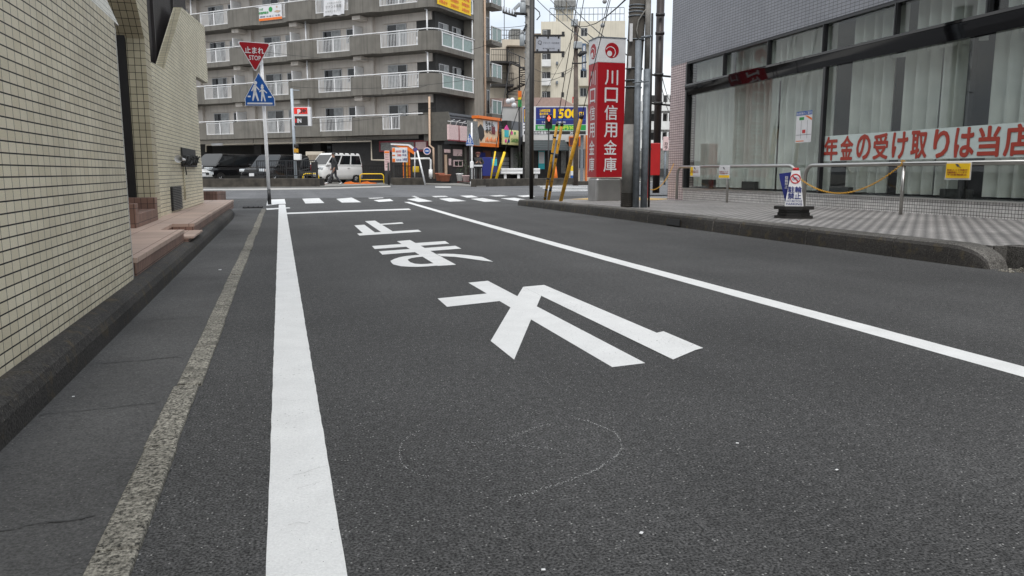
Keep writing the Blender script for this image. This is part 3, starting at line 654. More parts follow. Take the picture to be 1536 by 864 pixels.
# tiled planter seat by the doorway
yS, yE = PX(205, 341, -1.29)[1], PX(237.5, 328.5, -1.29)[1]; zS = PX(234, 296, -1.29)[2]
p = thing('tiled_planter', (-1.4, (yS+yE)/2, za), 'brown tiled planter box with a sunken middle beside the doorway', 'planter')
hS = zS-za
MB().bbox(WORLD, -1.62, -1.29, yS, yE, za, za+hS*.52, .006).build('base', M['browntile'], p)
MB().bbox(WORLD, -1.63, -1.56, yS+.02, yE-.02, za+hS*.52, zS-.006, .006).build('back_panel', M['browntile'], p)
MB().bbox(WORLD, -1.62, -1.288, yE-.16, yE+.002, za+hS*.5, zS, .006).build('side_panel', M['browntile'], p)
MB().bbox(WORLD, -1.62, -1.288, yS-.002, yS+.14, za+hS*.5, zS-.02, .006).build('side_panel', M['browntile'], p)
a = G(305, 300, .0); b = G(326, 299.5, .0); pt = PD(315, 290, 16.5)
fr, wd, hh = panel(300, 287.3, 326, 302, 16.3)
p = thing('corner_planter', fr(wd/2, -.2, 0), 'low brown tiled planter box past the far corner of the tiled wall', 'planter')
MB().bbox(fr, 0, wd, -.5, 0, -.1, hh, .01).build('box', M['browntile'], p); MB().bbox(fr, .05, wd-.05, -.45, -.05, hh-.02, hh+.008, .004).build('soil', M['lowwall'], p)

# ================================================================== BANK ON THE RIGHT
NB = unit(V(-1, .045, 0)); FB = Fr(V(9.0, 16.9, 0), NB)
def bs(x, y, off=0.):
    q = PL(x, y, FB.o+NB*off, NB); return float(np.dot(q-FB.o, FB.x)), float(q[2])
S1 = 19.
bank = thing('bank_building', FB(5, -2, 0), 'bank branch with blue grey tiled upper wall over tall curtained windows', 'building')
sp = bs(1028, 150)[0]
zb0, zb1 = bs(1100, 122)[1]-.04, 2.70
zl = 3.215
MB().box(FB, 0, S1, -8, 0.0, zl, 9.5).build('wall', M['banktile'], bank)
MB().box(FB, 0.004, sp, -8, -.004, .0, zl-.002).build('pillar', M['pinktile'], bank)
MB().box(FB, sp+.003, S1, -.3, -.01, .0, .365).build('base_wall', M['whitetile'], bank)
MB().box(FB, sp+.003, S1, -.28, .006, .366, .385).build('sill', M['steel'], bank)
zband0, zband1 = bs(1228.5, 102.4)[1], bs(1228.5, 84)[1]
zm_ = (zband0+zband1)/2; mb = MB(); mb.prism([FB(sp, -.12, zband0), FB(sp, -.012, zband0), FB(sp, .008, zm_), FB(sp, .027, zband1), FB(sp, -.12, zband1)], FB.x*(S1-sp)); mb.box(FB, sp, S1, -.12, .03, zband1+.006, zband1+.045); mb.build('band', M['blackgloss'], bank)
MB().box(FB, sp+.002, S1, -.2, -.012, zl-.05, zl-.003).build('lintel', M['black'], bank)
# mullions
for x in (1087, 1153, 1235, 1341, 1477):
    q = bs(x, 70)[0]; mb = MB(); mb.box(FB, q-.028, q+.028, -.06, .012, zband1+.05, zl-.05); mb.box(FB, q-.010, q+.010, .012, .024, zband1+.05, zl-.05); mb.build('mullion', M['black'], bank)
MB().box(FB, sp+.003, sp+.06, -.14, .012, .386, zl-.05).build('mullion', M['black'], bank)
for x in (1233, 1440):
    q = bs(x, 180)[0]; MB().box(FB, q-.03, q+.03, *((-.06, .012) if x < 1300 else (-.16, -.08)), .386, zband0).build('mullion', M['black'], bank)
for (za_, zb_) in ((.386, zband0), (zband1+.05, zl-.05)):
    MB().box(FB, sp+.06, S1, -.072, -.062, za_, zb_).build('window_glass', thin_glass('bank_glass', (.88, .90, .885), .035), bank)
# net curtains in bays with dark gaps, and the room behind
gaps = [bs(x, 200)[0] for x in (1149, 1216, 1240, 1318, 1326, 1423, 1432, 1446, 1456)]
def drape(s0, s1, z0, z1, seed):
    r = random.Random(seed); mb = MB(); mb.sm = True; n = max(8, int((s1-s0)/.018)); ph = 0; row = []
    for i in range(n+1):
        s = s0+(s1-s0)*i/n; ph += r.uniform(.25, .8); row.append((s, -.30+.06*math.sin(ph)+.02*math.sin(ph*.37)))
    pts = [FB(s, d, z) for s, d in row for z in (z0, z1)]
    mb.add(pts, [(2*i, 2*i+2, 2*i+3, 2*i+1) for i in range(n)]); mb.build('curtain', M['drape'], bank)
ed = [sp+.05, bs(1147, 200)[0], bs(1151, 200)[0], bs(1224, 200)[0], bs(1252, 200)[0], bs(1311, 200)[0], bs(1328, 200)[0], bs(1378, 200)[0], bs(1384, 200)[0], bs(1425, 200)[0], bs(1456, 200)[0], S1-.5]
for i in range(0, len(ed), 2): drape(ed[i], ed[i+1], .42, zband0+.1, i+3)
ed2 = [sp+.05, bs(1083, 70)[0], bs(1089, 70)[0], bs(1182, 70)[0], bs(1186, 60)[0], bs(1230, 60)[0], bs(1262, 60)[0], bs(1300, 60)[0], bs(1302, 50)[0], bs(1332, 60)[0], bs(1352, 60)[0], bs(1430, 50)[0], bs(1440, 40)[0], bs(1462, 40)[0], bs(1485, 40)[0], S1-.5]
for i in range(0, len(ed2), 2): drape(ed2[i], ed2[i+1], zband0-.02, zl+.1, i+40)
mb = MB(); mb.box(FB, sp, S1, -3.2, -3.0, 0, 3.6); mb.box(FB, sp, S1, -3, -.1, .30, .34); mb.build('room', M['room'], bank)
for s in (1.4, 3.1, 5.9, 8.3): MB().bbox(FB, s, s+.5, -.25, -.16, .386, .386+.16+.05*math.sin(s*5), .01).build('low_box', M['charcoal'], bank)
# lettering on the glass
s0, z0 = bs(1232, 240); z0b = bs(1234, 209)[1]; s1 = bs(1590, 200)[0]
banner = thing('window_lettering', FB((s0+s1)/2, 0, z0), 'pale strip with bold red lettering stuck across the bank window', 'sign')
zt_ = bs(1236, 206)[1]; zbm = bs(1236, 241)[1]
MB().box(FB, s0-.02, s1, -.060, -.056, zbm-.01, zt_+.02).build('film_strip', M['film'], banner)
mb = MB(); chars = '年金の受け取りは当店'; xs = [(1233, 1252), (1257, 1275), (1281, 1301), (1306, 1327), (1334, 1356), (1362, 1385), (1396, 1418), (1427, 1455), (1462, 1493), (1501, 1540)]
for ch, (a, b) in zip(chars, xs):
    put_text(mb, ch, FB, bs(a, 220)[0], bs(b, 220)[0], zbm+.012, zt_-.004, -.053, .03)
mb.build('lettering', M['textred'], banner)
ps0, pz1 = bs(1191, 168); ps1, pz0 = bs(1212, 213)
pst = thing('window_poster', FB(ps0, 0, pz0), 'small white map poster with a blue heading on the bank window', 'poster')
MB().box(FB, ps0, ps1, -.060, -.055, pz0, pz1).build('sheet', M['signwhite'], pst)
MB().box(FB, ps0, ps1, -.0548, -.0535, pz1-.07, pz1).build('heading', M['blue'], pst)
mb = MB(); put_text(mb, '駐車場のご案内', FB, ps0+.01, ps1-.01, pz1-.06, pz1-.012, -.0525); mb.build('lettering', M['signwhite'], pst)
wpx = ps1-ps0; hpx = pz0-pz1
mb = MB(); mb.box(FB, ps0+wpx*.42, ps0+wpx*.62, -.0548, -.0535, pz0+.16, pz0+.22); mb.cur = 1; mb.prism([FB(ps0+wpx*.55, -.0548, pz1-.08), FB(ps0+wpx*.7, -.0548, pz1-.08), FB(ps1-.004, -.0548, pz1-.13), FB(ps1-.004, -.0548, pz1-.17)], NB*.001)
mb.cur = 2; mb.box(FB, ps0+wpx*.2, ps0+wpx*.5, -.0548, -.0535, pz1-.15, pz1-.10); mb.cur = 3
for q in (.33, .72): mb.box(FB, ps0+wpx*q, ps0+wpx*q+.006, -.0549, -.054, pz0+.07, pz1-.16)
mb.box(FB, ps0+.01, ps1-.01, -.0549, -.054, pz0+.13, pz0+.137); mb.cur = 1; mb.box(FB, ps0+.02, ps0+wpx*.55, -.0548, -.0535, pz0+.02, pz0+.035)
mb.build('map', [M['red2'], M['orange'], M['green'], M['greyink']], pst)

# ------------------------------------------------------------------ handrails, chains, notices, cone
RD = .46
def rs(x, y): return bs(x, y, RD)
rz = .855
def rail(x0, x1, posts, label, open_end=False):
    s0, s1 = rs(x0, 262)[0], rs(x1, 262)[0]
    t = thing('handrail', FB((s0+s1)/2, RD, SW), label, 'handrail', 'handrails in front of the bank'); r = .19
    pth = [FB(s0, RD, SW-.01)]+[FB(s0+r-r*math.cos(a), RD, rz-r+r*math.sin(a)) for a in np.linspace(0, math.pi/2, 7)]
    if open_end: pth += [FB(s1, RD, rz)]
    else: pth += [FB(s1-r+r*math.sin(a), RD, rz-r+r*math.cos(a)) for a in np.linspace(0, math.pi/2, 7)]+[FB(s1, RD, SW-.01)]
    MB().tube(pth, .03, 14).build('rail', M['steel'], t)
    for x in posts: s = rs(x, 290)[0]; MB().tube([FB(s, RD, SW-.01), FB(s, RD, rz-.02)], .024, 12).build('post', M['steel'], t)
    return t
rail(1016, 1194, [1091], 'stainless handrail in front of the pink pillar, ending behind the white cone')
rail(1208, 1640, [1353, 1560], 'longer stainless handrail under the red window lettering', True)
def notice(x0, x1, y1, yel, label, lines, pict=True, white=False):
    s0, s1 = rs(x0, 255)[0], rs(x1, 255)[0]; zt_ = rz+.005; zb_ = rs(x0, y1)[1]
    t = thing('notice', FB(s0, RD+.04, zb_), label, 'notice', 'laminated notices on the handrails'); y = RD+.033; h = zt_-zb_; w_ = s1-s0
    mb = MB(); mb.poly([FB(s0-.012, y, zt_+.01), FB(s1+.012, y, zt_+.01), FB(s1+.02, y+.008, zb_-.02), FB(s0-.02, y+.012, zb_-.02)]); mb.poly([FB(s0-.012, y-.004, zt_+.01), FB(s0-.02, y+.008, zb_-.02), FB(s1+.02, y+.004, zb_-.02), FB(s1+.012, y-.004, zt_+.01)]); mb.build('sleeve', M['signwhite'], t)
    f2 = FB.moved(0, y+.004, 0); f2.y = unit(f2.y+ZZ*.05)
    mb = MB(); mb.cur = 0; mb.box(f2, s0, s0+w_*(.3 if yel == 'part' else 1), .003, .006+.008, zb_, zt_-.01)
    if yel == 'part': mb.cur = 1; mb.box(f2, s0+w_*.3, s1, .003, .0135, zb_+h*.02, zt_-.01)
    if yel == 'foot': mb.cur = 1; mb.box(f2, s0-.001, s1+.001, .003, .0155, zb_+h*.22, zt_-.008)
    mb.build('paper', [M['bannery'], M['signwhite']], t)
    mb = MB()
    for i, ln in enumerate(lines): put_text(mb, ln, f2, s0+w_*.07, s1-w_*.07, zb_+h*(.46-.15*i), zb_+h*(.58-.15*i), .0175, .01)
    mb.build('lettering', M['textred'], t)
    mb = MB(); mb.prism([f2(s0+w_*.40, .0165, zb_+h*.92), f2(s0+w_*.52, .0165, zb_+h*.90), f2(s0+w_*.60, .0165, zb_+h*.74), f2(s0+w_*.50, .0165, zb_+h*.72)], f2.y*.002); mb.prism([f2(s0+w_*.56, .017, zb_+h*.74), f2(s0+w_*.66, .017, zb_+h*.66), f2(s0+w_*.62, .017, zb_+h*.65)], f2.y*.002); mb.build('pictogram', M['greyink'], t)
notice(1039, 1052, 263.5, 'part', 'yellow and white laminated notice nearest the pink pillar', ['防犯カメラ', '作動中'])
notice(1082, 1097, 266.5, 'foot', 'mostly white laminated notice with pink writing on the handrail', ['防犯カメラ', '作動中'])
notice(1424, 1459, 267, 'all', 'bright yellow laminated notice with red writing on the longer handrail', ['防犯カメラ作動中', '自動録画しています', '不法駐輪禁止'])
def chain(pts, name, label, r=.011):
    pts = [np.array(p) for p in pts]; d = [0]
    for a, b in zip(pts, pts[1:]): d.append(d[-1]+np.linalg.norm(b-a))
    mb = MB(); s = 0; k = 0; st = r*2.6
    while s < d[-1]:
        p = V(*[np.interp(s, d, [q[i] for q in pts]) for i in range(3)]); q = V(*[np.interp(s+.01, d, [g[i] for g in pts]) for i in range(3)]); t = unit(q-p+V(1e-6, 0, 0))
        side = unit(np.cross(t, ZZ+V(.01, .02, 0))); upv = np.cross(side, t); a_ = side if k % 2 else upv; al = unit(side+upv) if k % 2 else unit(side-upv)
        ring = [p+t*(r*1.7*math.cos(u))+al*(r*math.sin(u)) for u in np.linspace(0, 2*math.pi, 9)]; mb.tube(ring, r*.36, 5, cap=False); s += st; k += 1
    o = mb.build(name, M['chain']); return tag(o, label, 'chain', 'yellow plastic chains')
def sag(a, b, drop, n=24): return [a+(b-a)*t-ZZ*drop*4*t*(1-t) for t in np.linspace(0, 1, n)]
A = PL(1195, 264, FB.o+NB*(RD+.25), NB); B = FB(rs(1356, 243)[0], RD+.035, rz-.01)
chain(sag(A, B, .33)+[B+ZZ*.05, B-NB*.05+ZZ*.05], 'barrier_chain', 'yellow plastic chain hanging from the cone to the longer handrail')
A = FB(sp*.45, .03, bs(1012, 246)[1]); B = PD(972, 283, 17.5)
chain(sag(A, B, .22), 'barrier_chain', 'yellow plastic chain hanging from the pink pillar towards the red box')
c0 = G(1190, 327, SW); FC = Fr(c0, -unit(V(c0[0], c0[1]-.0, 0)))
cone = thing('parking_cone', c0, 'white no bicycle parking cone on a black weighted base', 'cone')
pxm = np.dot(c0-EYE, FH)/F_PX
mb = MB()
for (r, z0, z1) in ((.25, 0.0, .035), (.21, .035, .075), (.20, .075, .115), (.26, .115, .155)):
    n = 8; mb.prism([FC(r*math.cos(2*math.pi*(k+.5)/n), r*.8*math.sin(2*math.pi*(k+.5)/n), z0) for k in range(n)], ZZ*(z1-z0-.004))
mb.build('base', M['satin'], cone)
zB, zT = .155, .60
mb = MB()
wb, wt = .112, .05
q = [(-wb, wb), (wb, wb), (wb, -wb), (-wb, -wb)]; u = [(-wt, wt*.6), (wt, wt*.6), (wt, -wt), (-wt, -wt)]
P_ = [FC(a, b, zB) for a, b in q]+[FC(a, b, zT) for a, b in u]
mb.add(P_, [(0, 1, 5, 4), (1, 2, 6, 5), (2, 3, 7, 6), (3, 0, 4, 7), (4, 5, 6, 7)]); mb.build('body', M['signwhite'], cone)
mb = MB(); mb.tube([FC(0, -.01, zT), FC(0, -.01, zT+.035)], [.04, .034], 16); mb.build('top_collar', M['red2'], cone)
ang = math.atan((wb-wt*.6)/(zT-zB)); ff = Fr.__new__(Fr); ff.o = FC(0, wb, zB); ff.x = FC.x; ff.z = unit(FC(0, wt*.6, zT)-FC(0, wb, zB)); ff.y = unit(np.cross(ff.z, ff.x))*1.0
if np.dot(ff.y, FC.y) < 0: ff.y = -ff.y
HH = np.linalg.norm(FC(0, wt*.6, zT)-FC(0, wb, zB))
mb = MB(); put_text(mb, '駐輪\n禁止', ff, -.080, .080, HH*.20, HH*.55, .004, .018); put_text(mb, 'NO BICYCLE', ff, -.09, .09, HH*.115, HH*.17, .004, .01); put_text(mb, 'PARKING', ff, -.095, .095, HH*.03, HH*.09, .004, .01); mb.build('lettering', M['navy'], cone)
mb = MB(); mb.ring(ff, 0, HH*.77, .062, .050, .001, .006); cs = math.cos(.785)
mb.prism([ff(-.04, .006, HH*.77+.032), ff(-.032, .006, HH*.77+.04), ff(.04, .006, HH*.77-.032), ff(.032, .006, HH*.77-.04)], ff.y*.002); mb.build('prohibition_ring', M['red2'], cone)
mb = MB(); mb.ring(ff, -.022, HH*.765, .016, .012, .001, .0045, 14); mb.ring(ff, .022, HH*.765, .016, .012, .001, .0045, 14); mb.prism([ff(-.022, .001, HH*.765), ff(-.005, .001, HH*.81), ff(.02, .001, HH*.80), ff(.0, .001, HH*.765)], ff.y*.0035); mb.build('bicycle_pictogram', M['navy'], cone)
mb = MB(); fb = FC.moved(0, -.02, 0); mb.prism([fb(-.055, .0, zT-.02), fb(-.20, .0, zT-.04), fb(-.19, 0, zT-.10), fb(-.11, 0, zB+.05), fb(-.085, 0, zB+.02)], fb.y*-.012); mb.build('side_sign', M['navy'], cone)
mb = MB(); put_text(mb, vertical('駐輪禁止'), fb, -.125, -.085, zB+.22, zT-.07, .004, .01); mb.build('side_lettering', M['signwhite'], cone)

# ================================================================== APARTMENT BUILDING
aF, aS = math.radians(47.3), math.radians(43)
dF = V(-math.sin(aF), math.cos(aF), 0); dS = V(math.sin(aS), math.cos(aS), 0)
C0 = PD(655, 200, 49.); C0[2] = 0
FA = Fr(C0, -dS)                      # x to the viewer's right = -dF; use negative x for positions to the left
FA.x = -dF
FS = Fr(C0, -dF); FS.x = dS           # side facade, x to the right
apt = thing('apartment_building', C0+dF*10+dS*4, 'grey brown concrete apartment block with rows of white railed balconies', 'apartment building')
ZR = [4.42+2.56*k for k in range(6)]
RAILS = [(1.25, 4.1), (6.55, 9.25), (11.85, 14.1), (17.15, 19.85), (22.4, 25.2)]
SOL = [(4.1, 6.55), (9.25, 11.85), (14.1, 17.15), (19.85, 22.4)]
SMAX, ZTOP, TB = 27., 18.2, 4.95
BD = 1.3
BS = .8
MB().box(FA, -SMAX, -2.2, -9.5, -BD, 2.9, ZTOP).build('wall', M['aptback'], apt)
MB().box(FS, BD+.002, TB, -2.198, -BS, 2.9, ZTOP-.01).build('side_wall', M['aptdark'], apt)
MB().box(FS, TB+.003, TB+1.25, -6, .0, -.2, ZTOP).build('end_wall', M['apt'], apt)
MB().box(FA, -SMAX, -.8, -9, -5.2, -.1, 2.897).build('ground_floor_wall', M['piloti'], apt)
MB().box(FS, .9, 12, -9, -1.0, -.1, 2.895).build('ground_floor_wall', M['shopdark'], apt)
for s in (5.5, 11.2, 16.8, 22.5):
    MB().box(FA, -s-.35, -s+.35, -2.6, -1.9, -.1, 2.9).build('column', M['piloti'], apt)
def arc(cx, cy, r, a0, a1, n=6): return [(cx+r*math.cos(a0+(a1-a0)*i/n), cy+r*math.sin(a0+(a1-a0)*i/n)) for i in range(n+1)]
def slab_outline(k, off=0.):
    e = .12 if k else .12
    pts = [(-SMAX, -BD-.1), (-SMAX, off)]
    if k == 0: return [(-SMAX, -BD-.1), (-SMAX, off), (-1.5, off)]+[( -1.0+ .0+.5*math.sin(a), -.5+.5*math.cos(a)) for a in np.linspace(0, math.pi/2, 6)]+[(-.5, -BD-.1)]
    return None
for k, zr in enumerate(ZR):
    zs = zr-1.28
    top = k == len(ZR)-1
    if k == 0:
        o2 = slab_outline(0); MB().prism([FA(a, b, zs) for a, b in o2], ZZ*.33).build('floor_slab', M['aptslab'], apt)
    else:
        # front strip, rounded corner, side strip in one slab
        cor = [C0+dF*.75-dS*0, ]
        r = .75; cc = C0+dF*r+dS*r
        out_ = [C0+dF*SMAX+dS*BD, C0+dF*SMAX]
        out_ += [cc-dS*r*math.cos(t)-dF*r*math.sin(t) for t in np.linspace(0, math.pi/2, 8)]
        out_ += [C0+dS*TB, C0+dS*TB+dF*BD, C0+dS*BD+dF*BD]
        MB().prism([p+ZZ*zs for p in out_], ZZ*.33).build('floor_slab', M['aptslab'], apt)
    if top: continue
    zb = zs+.33
    # solid parapets
    for (a, b) in SOL:
        bul = .24; n = 7
        def pl(t): return .02+bul*min(1, 6*t, 6*(1-t))**.6 if 0 < t < 1 else .02
        o_ = [(-b+(b-a)*t, pl(t)) for t in np.linspace(0, 1, 13)]
        MB().prism([FA(x, y, zs-.002) for x, y in o_]+[FA(-a, -.12, zs-.002), FA(-b, -.12, zs-.002)], ZZ*(1.17)).build('parapet', M['aptslab'], apt)
    if k == 0:
        o_ = [(-2.73, .02)]+[(-1.5, .02)]+[(-1.0+.52*math.sin(t), -.5+.52*math.cos(t)) for t in np.linspace(0, math.pi/2, 6)]+[(-.48, -BD), (-.62, -BD), (-.62, -.5), (-1.1, -.13), (-2.73, -.12)]
        MB().prism([FA(x, y, zs-.003) for x, y in o_], ZZ*1.17).build('parapet', M['aptslab'], apt)
    else:
        r = .77; cc = C0+dF*.75+dS*.75
        o_ = [C0+dF*1.25-dS*.02]+[cc-dS*r*math.cos(t)-dF*r*math.sin(t) for t in np.linspace(0, math.pi/2, 8)]
        i_ = [C0+dF*1.25+dS*.12]+[cc-dS*(r-.14)*math.cos(t)-dF*(r-.14)*math.sin(t) for t in np.linspace(0, math.pi/2, 8)]
        MB().prism([p+ZZ*(zs-.003) for p in o_+i_[::-1]], ZZ*1.17).build('parapet', M['aptslab'], apt)
        # side balustrade of three frosted panes
        gl = MB(); t0, t1 = .82, 4.75; fm = MB()
        fm.box(FS, t0-.05, t1+.05, -.08, .0, zb-.02, zb+.05); fm.box(FS, t0-.05, t1+.05, -.08, .0, zr-.16, zr-.10)
        for i in range(4): q = t0+(t1-t0)*i/3; fm.box(FS, q-.06, q+.06, -.085, .012, zb-.02, zr-.06)
        gb = fm.build('glass_balustrade', M['whitemetal'], apt)
        MB().box(FS, t0, t1, -.05, -.03, zb+.03, zr-.13).build('pane', M['frost'], gb)
        for (a, b, z0) in ((1.65, 2.85, .75), (3.35, 4.45, .75)): window(FS, a, b, zb+z0, zb+1.62, -BS, apt, 2, curtain=(.5, 1))
        MB().box(FS, 4.65, 4.85, -BS, -BS+.03, zb+.8, zb+1.55).build('vent_window', M['pane'], apt)
        MB().tube([FS(4.85, -.1, zb), FS(4.85, -.1, zb+2.22)], .05, 8).build('drain_pipe', M['whitemetal'], apt)
        MB().tube([FA(-.75, -.28, zs+.3), FA(-.75, -.28, zs+2.45), FA(-.95, -.4, zs+2.53)], .055, 8).build('drain_pipe', M['whitemetal'], apt)
    # top rail along everything
    hand = MB(); hand.tube([FA(-SMAX, .0, zr-.02)]+[FA(-s, .0, zr) for s in np.arange(25, 1.4, -.8)]+([cc-dS*.75*math.cos(t)-dF*.75*math.sin(t)+ZZ*zr for t in np.linspace(0, math.pi/2, 8)]+[FS(TB, 0, zr)] if k else [FA(-1.0, 0, zr)]), .038, 6)
    hand.build('handrail', M['whitemetal'], apt)
    for i, (a, b) in enumerate(RAILS):
        if k == 0 and i == 0: a = 2.73
        m = MB(); x = a+.05
        while x < b-.03: m.box(FA, -x-.012, -x+.012, -.06, -.036, zb+.05, zr-.10); x += .115
        m.box(FA, -b, -a, -.07, -.03, zb+.02, zb+.06); m.box(FA, -b, -a, -.07, -.03, zr-.14, zr-.09)
        for q in (a+.03, (a+b)/2, b-.03): m.box(FA, -q-.03, -q+.03, -.085, -.015, zb, zr-.02)
        m.build('railing', M['whitemetal'], apt)
        r0 = RAILS[i][0]
        rr_ = random.Random(k*10+i)
        window(FA, -(r0+3.2), -(r0+1.7), zb+.02, zb+1.66, -BD, apt, 2, curtain=rr_.choice([(0, .5), (.5, 1), (.4, .75), (.5, .9)]))
        if i: window(FA, -(r0+1.2), -(r0-.1), zb+.75, zb+1.66, -BD, apt, 2, curtain=rr_.choice([(0, .5), (.5, .8), None]))
        if i: MB().box(FA, -(r0-.22), -(r0-.28), -BD, -.12, zb+.02, zb+1.6).build('partition', M['whitemetal'], apt)
        if i: MB().box(FA, -(r0-.3), -(r0-1.1), -BD, -BD+.25, zb+.01, zb+2.22).build('pilaster', M['aptback'], apt)
        MB().box(FA, -(r0+3.5), -(r0-.25), -BD, -BD+.12, zb+1.72, zb+2.225).build('beam', M['aptback'], apt)
        if i: MB().bbox(FA, -(r0-.1), -(r0-.75), -BD+.12, -.2, zb+1.95, zb+2.22, .02).build('beam_end', M['aptback'], apt)
        if i in (1, 3): MB().tube([FA(-(r0+3.8), -.25, zb), FA(-(r0+3.8), -.25, zb+2.24)], .055, 8).build('drain_pipe', M['whitemetal'], apt)
        if rr_.random() < .45:
            ac = MB(); ac.bbox(FA, -(r0+.45), -(r0-.25), -.75, -.45, zb+.05, zb+.6, .02); a_ = ac.build('air_conditioner', M['whitemetal'], apt)
            MB().ring(FA, -(r0+.17), zb+.32, .21, .18, -.45, -.44, 16).build('fan_guard', M['charcoal'], a_)
MB().box(FA, -SMAX-.2, .3, -9.6, .2, ZTOP, ZTOP+.4).build('roof', M['aptslab'], apt)
# pipes
MB().tube([PL(644, 145, C0-dF*.4+dS*.1, dS), PL(644.5, 218, C0+dS*.1, dS), PL(650, 222, C0+dS*.1, dS), PL(651.5, 268, C0+dS*.1, dS)], .07, 8).build('drain_pipe', M['drain'], apt)
MB().tube([FS(TB+1.36, .08, .2), FS(TB+1.36, .08, ZTOP)], .075, 8).build('drain_pipe', M['drain'], apt)
# banners hung on the balconies
def hang(fr, x0, x1, z0, z1, y, name, label, m, grp='banners hung on the balconies', wav=.0):
    t = thing(name, fr((x0+x1)/2, y, z0), label, 'banner', grp); mb = MB(); n = 10
    top = [fr(x0+(x1-x0)*i/n, y+wav*math.sin(i*1.7), z1-wav*abs(math.sin(i*1.1))) for i in range(n+1)]; bot = [fr(x0+(x1-x0)*i/n, y+wav*math.sin(i*1.3+1), z0+wav*1.3*abs(math.sin(i*.9))) for i in range(n+1)]
    k = len(top); mb.add(top+bot, [(i, i+k, i+k+1, i+1) for i in range(n)]); q = [p-fr.y*.015 for p in top+bot]; mb.add(q, [(i+1, i+k+1, i+k, i) for i in range(n)]); mb.build('cloth', m, t); return t
def sF(x, y): p = PL(x, y, C0, dS); return -float(np.dot(p-C0, dF)), float(p[2])
def sS(x, y): p = PL(x, y, C0, dF); return float(np.dot(p-C0, dS)), float(p[2])
x0, z1 = sF(385, 10); x1, z0 = sF(425, 29.5); z1 = sF(405, 8.5)[1]; z0 = sF(405, 31)[1]
t = hang(FA, x0, x1, z0, z1, .05, 'banner', 'white banner with green writing and an orange foot on the balcony', M['signwhite'])
w_, h_ = x1-x0, z1-z0
MB().box(FA, x0+.01, x1-.01, .052, .06, z0+.01, z0+h_*.17).build('orange_foot', M['orange'], t)
mb = MB(); put_text(mb, 'よつば', FA, x0+w_*.05, x0+w_*.3, z0+h_*.72, z0+h_*.86, .062, .02); put_text(mb, '生活協同組合', FA, x0+w_*.05, x0+w_*.5, z0+h_*.46, z0+h_*.62, .062, .03); mb.disc(FA, x0+w_*.58, z0+h_*.72, h_*.17, .056, .064, 20); mb.build('lettering', M['green'], t)
mb = MB(); put_text(mb, '米 野菜 たまご 牛乳', FA, x0+w_*.04, x1-w_*.06, z0+h_*.22, z0+h_*.33, .062, .01); mb.build('lettering', M['navy'], t)
mb = MB(); mb.prism([FA(x0+w_*.7, .056, z0+h_*.55), FA(x0+w_*.86, .056, z0+h_*.44), FA(x0+w_*.97, .056, z0+h_*.55), FA(x0+w_*.83, .056, z0+h_*.63)], FA.y*.008); mb.disc(FA, x0+w_*.82, z0+h_*.84, h_*.07, .056, .064, 12); mb.build('picture', M['drain'], t)
x0, z1 = sF(487, 3); x1, z0 = sF(518.5, 21); z1 += .1
t = hang(FA, x0, x1, z0-.05, z1+.05, .07, 'banner', 'crumpled white cloth banner with faded grey writing on the balcony', M['signwhite'], wav=.05)
mb = MB(); w_, h_ = x1-x0, z1-z0
put_text(mb, 'テナント募集', FA, x0+w_*.12, x1-w_*.12, z0+h_*.42, z0+h_*.62, .13, .01); put_text(mb, 'お気軽にお問合せ', FA, x0+w_*.2, x1-w_*.12, z0+h_*.68, z0+h_*.80, .13, 0); put_text(mb, 'お電話ください', FA, x0+w_*.1, x1-w_*.2, z0+h_*.18, z0+h_*.30, .13, 0); mb.build('lettering', M['boardgrey'], t)
x0, z0 = sS(655, 9); x1 = sS(705, 25)[0]; z0 = ZR[3]-1.12; z1 = ZR[3]-.02
t = hang(FS, x0, x1, z0, z1, .05, 'banner', 'long yellow banner with red writing wrapped along the side balcony', M['bannery'])
w_ = (x1-x0)/3
for i in range(3):
    mb = MB(); a = x0+w_*i
    for j, (s, q0, q1) in enumerate((('新築分譲', .72, .92), ('好評販売中', .40, .60), ('お問合せ', .10, .30))): put_text(mb, s, FS, a+w_*.15, a+w_*.85, z0+q0*1.1, z0+q1*1.1, .06, .03)
    mb.build('lettering', M['orange'], t)

# ================================================================== SHOP ROW under the apartment side
def ps(x, y, off=0.): q = PL(x, y, C0-dF*off, dF); return float(np.dot(q-C0, dS)), float(q[2])
OFF = .9
shop = thing('corner_shop', FS(6, OFF, .05), 'dark timber corner restaurant with a steep grey metal roof', 'shop')
t0, t1 = .5, 7.4
zE, zT2 = ps(672, 209, OFF)[1], ps(660, 166, OFF)[1]
MB().box(FS, t0+.2, t1+5, -1.0, OFF-.35, -.1, zE-.02).build('wall', M['shopdark'], shop)
mb = MB(); mb.prism([FS(t0-.15, OFF+.25, zE), FS(t0-.15, OFF-.25, zT2), FS(t0-.15, -1.0, zT2), FS(t0-.15, -1.0, zE)], FS.x*(t1-t0+.2))
n = 9
for i in range(n):
    f0 = i/n; mb.box(FS.moved(0, OFF+.25-.5*f0, zE+(zT2-zE)*f0), t0-.14, t1+.04, -.06, .05, .0, .05)
mb.build('roof', M['roofmetal'], shop)
mb = MB(); mb.prism([FS(t0-.152, OFF+.27, zE-.05), FS(t0-.152, OFF-.2, zT2+.04), FS(t0-.152, -1.1, zT2+.04), FS(t0-.152, -1.1, zE-.05)], -FS.x*.12); mb.build('roof_end', M['roofside'], shop)
MB().box(FS, t0-.1, t1+5.3, OFF-.6, OFF+.28, zE-.26, zE-.05).build('eaves', M['black'], shop)
mb = MB(); a1_ = ps(777, 186, OFF)[1]; mb.prism([FS(t1+1.6, OFF+.2, zE), FS(t1+1.6, OFF-.3, a1_+.2), FS(t1+1.6, -1, a1_+.2), FS(t1+1.6, -1, zE)], FS.x*3.2); mb.build('roof', M['roofmetal'], shop)
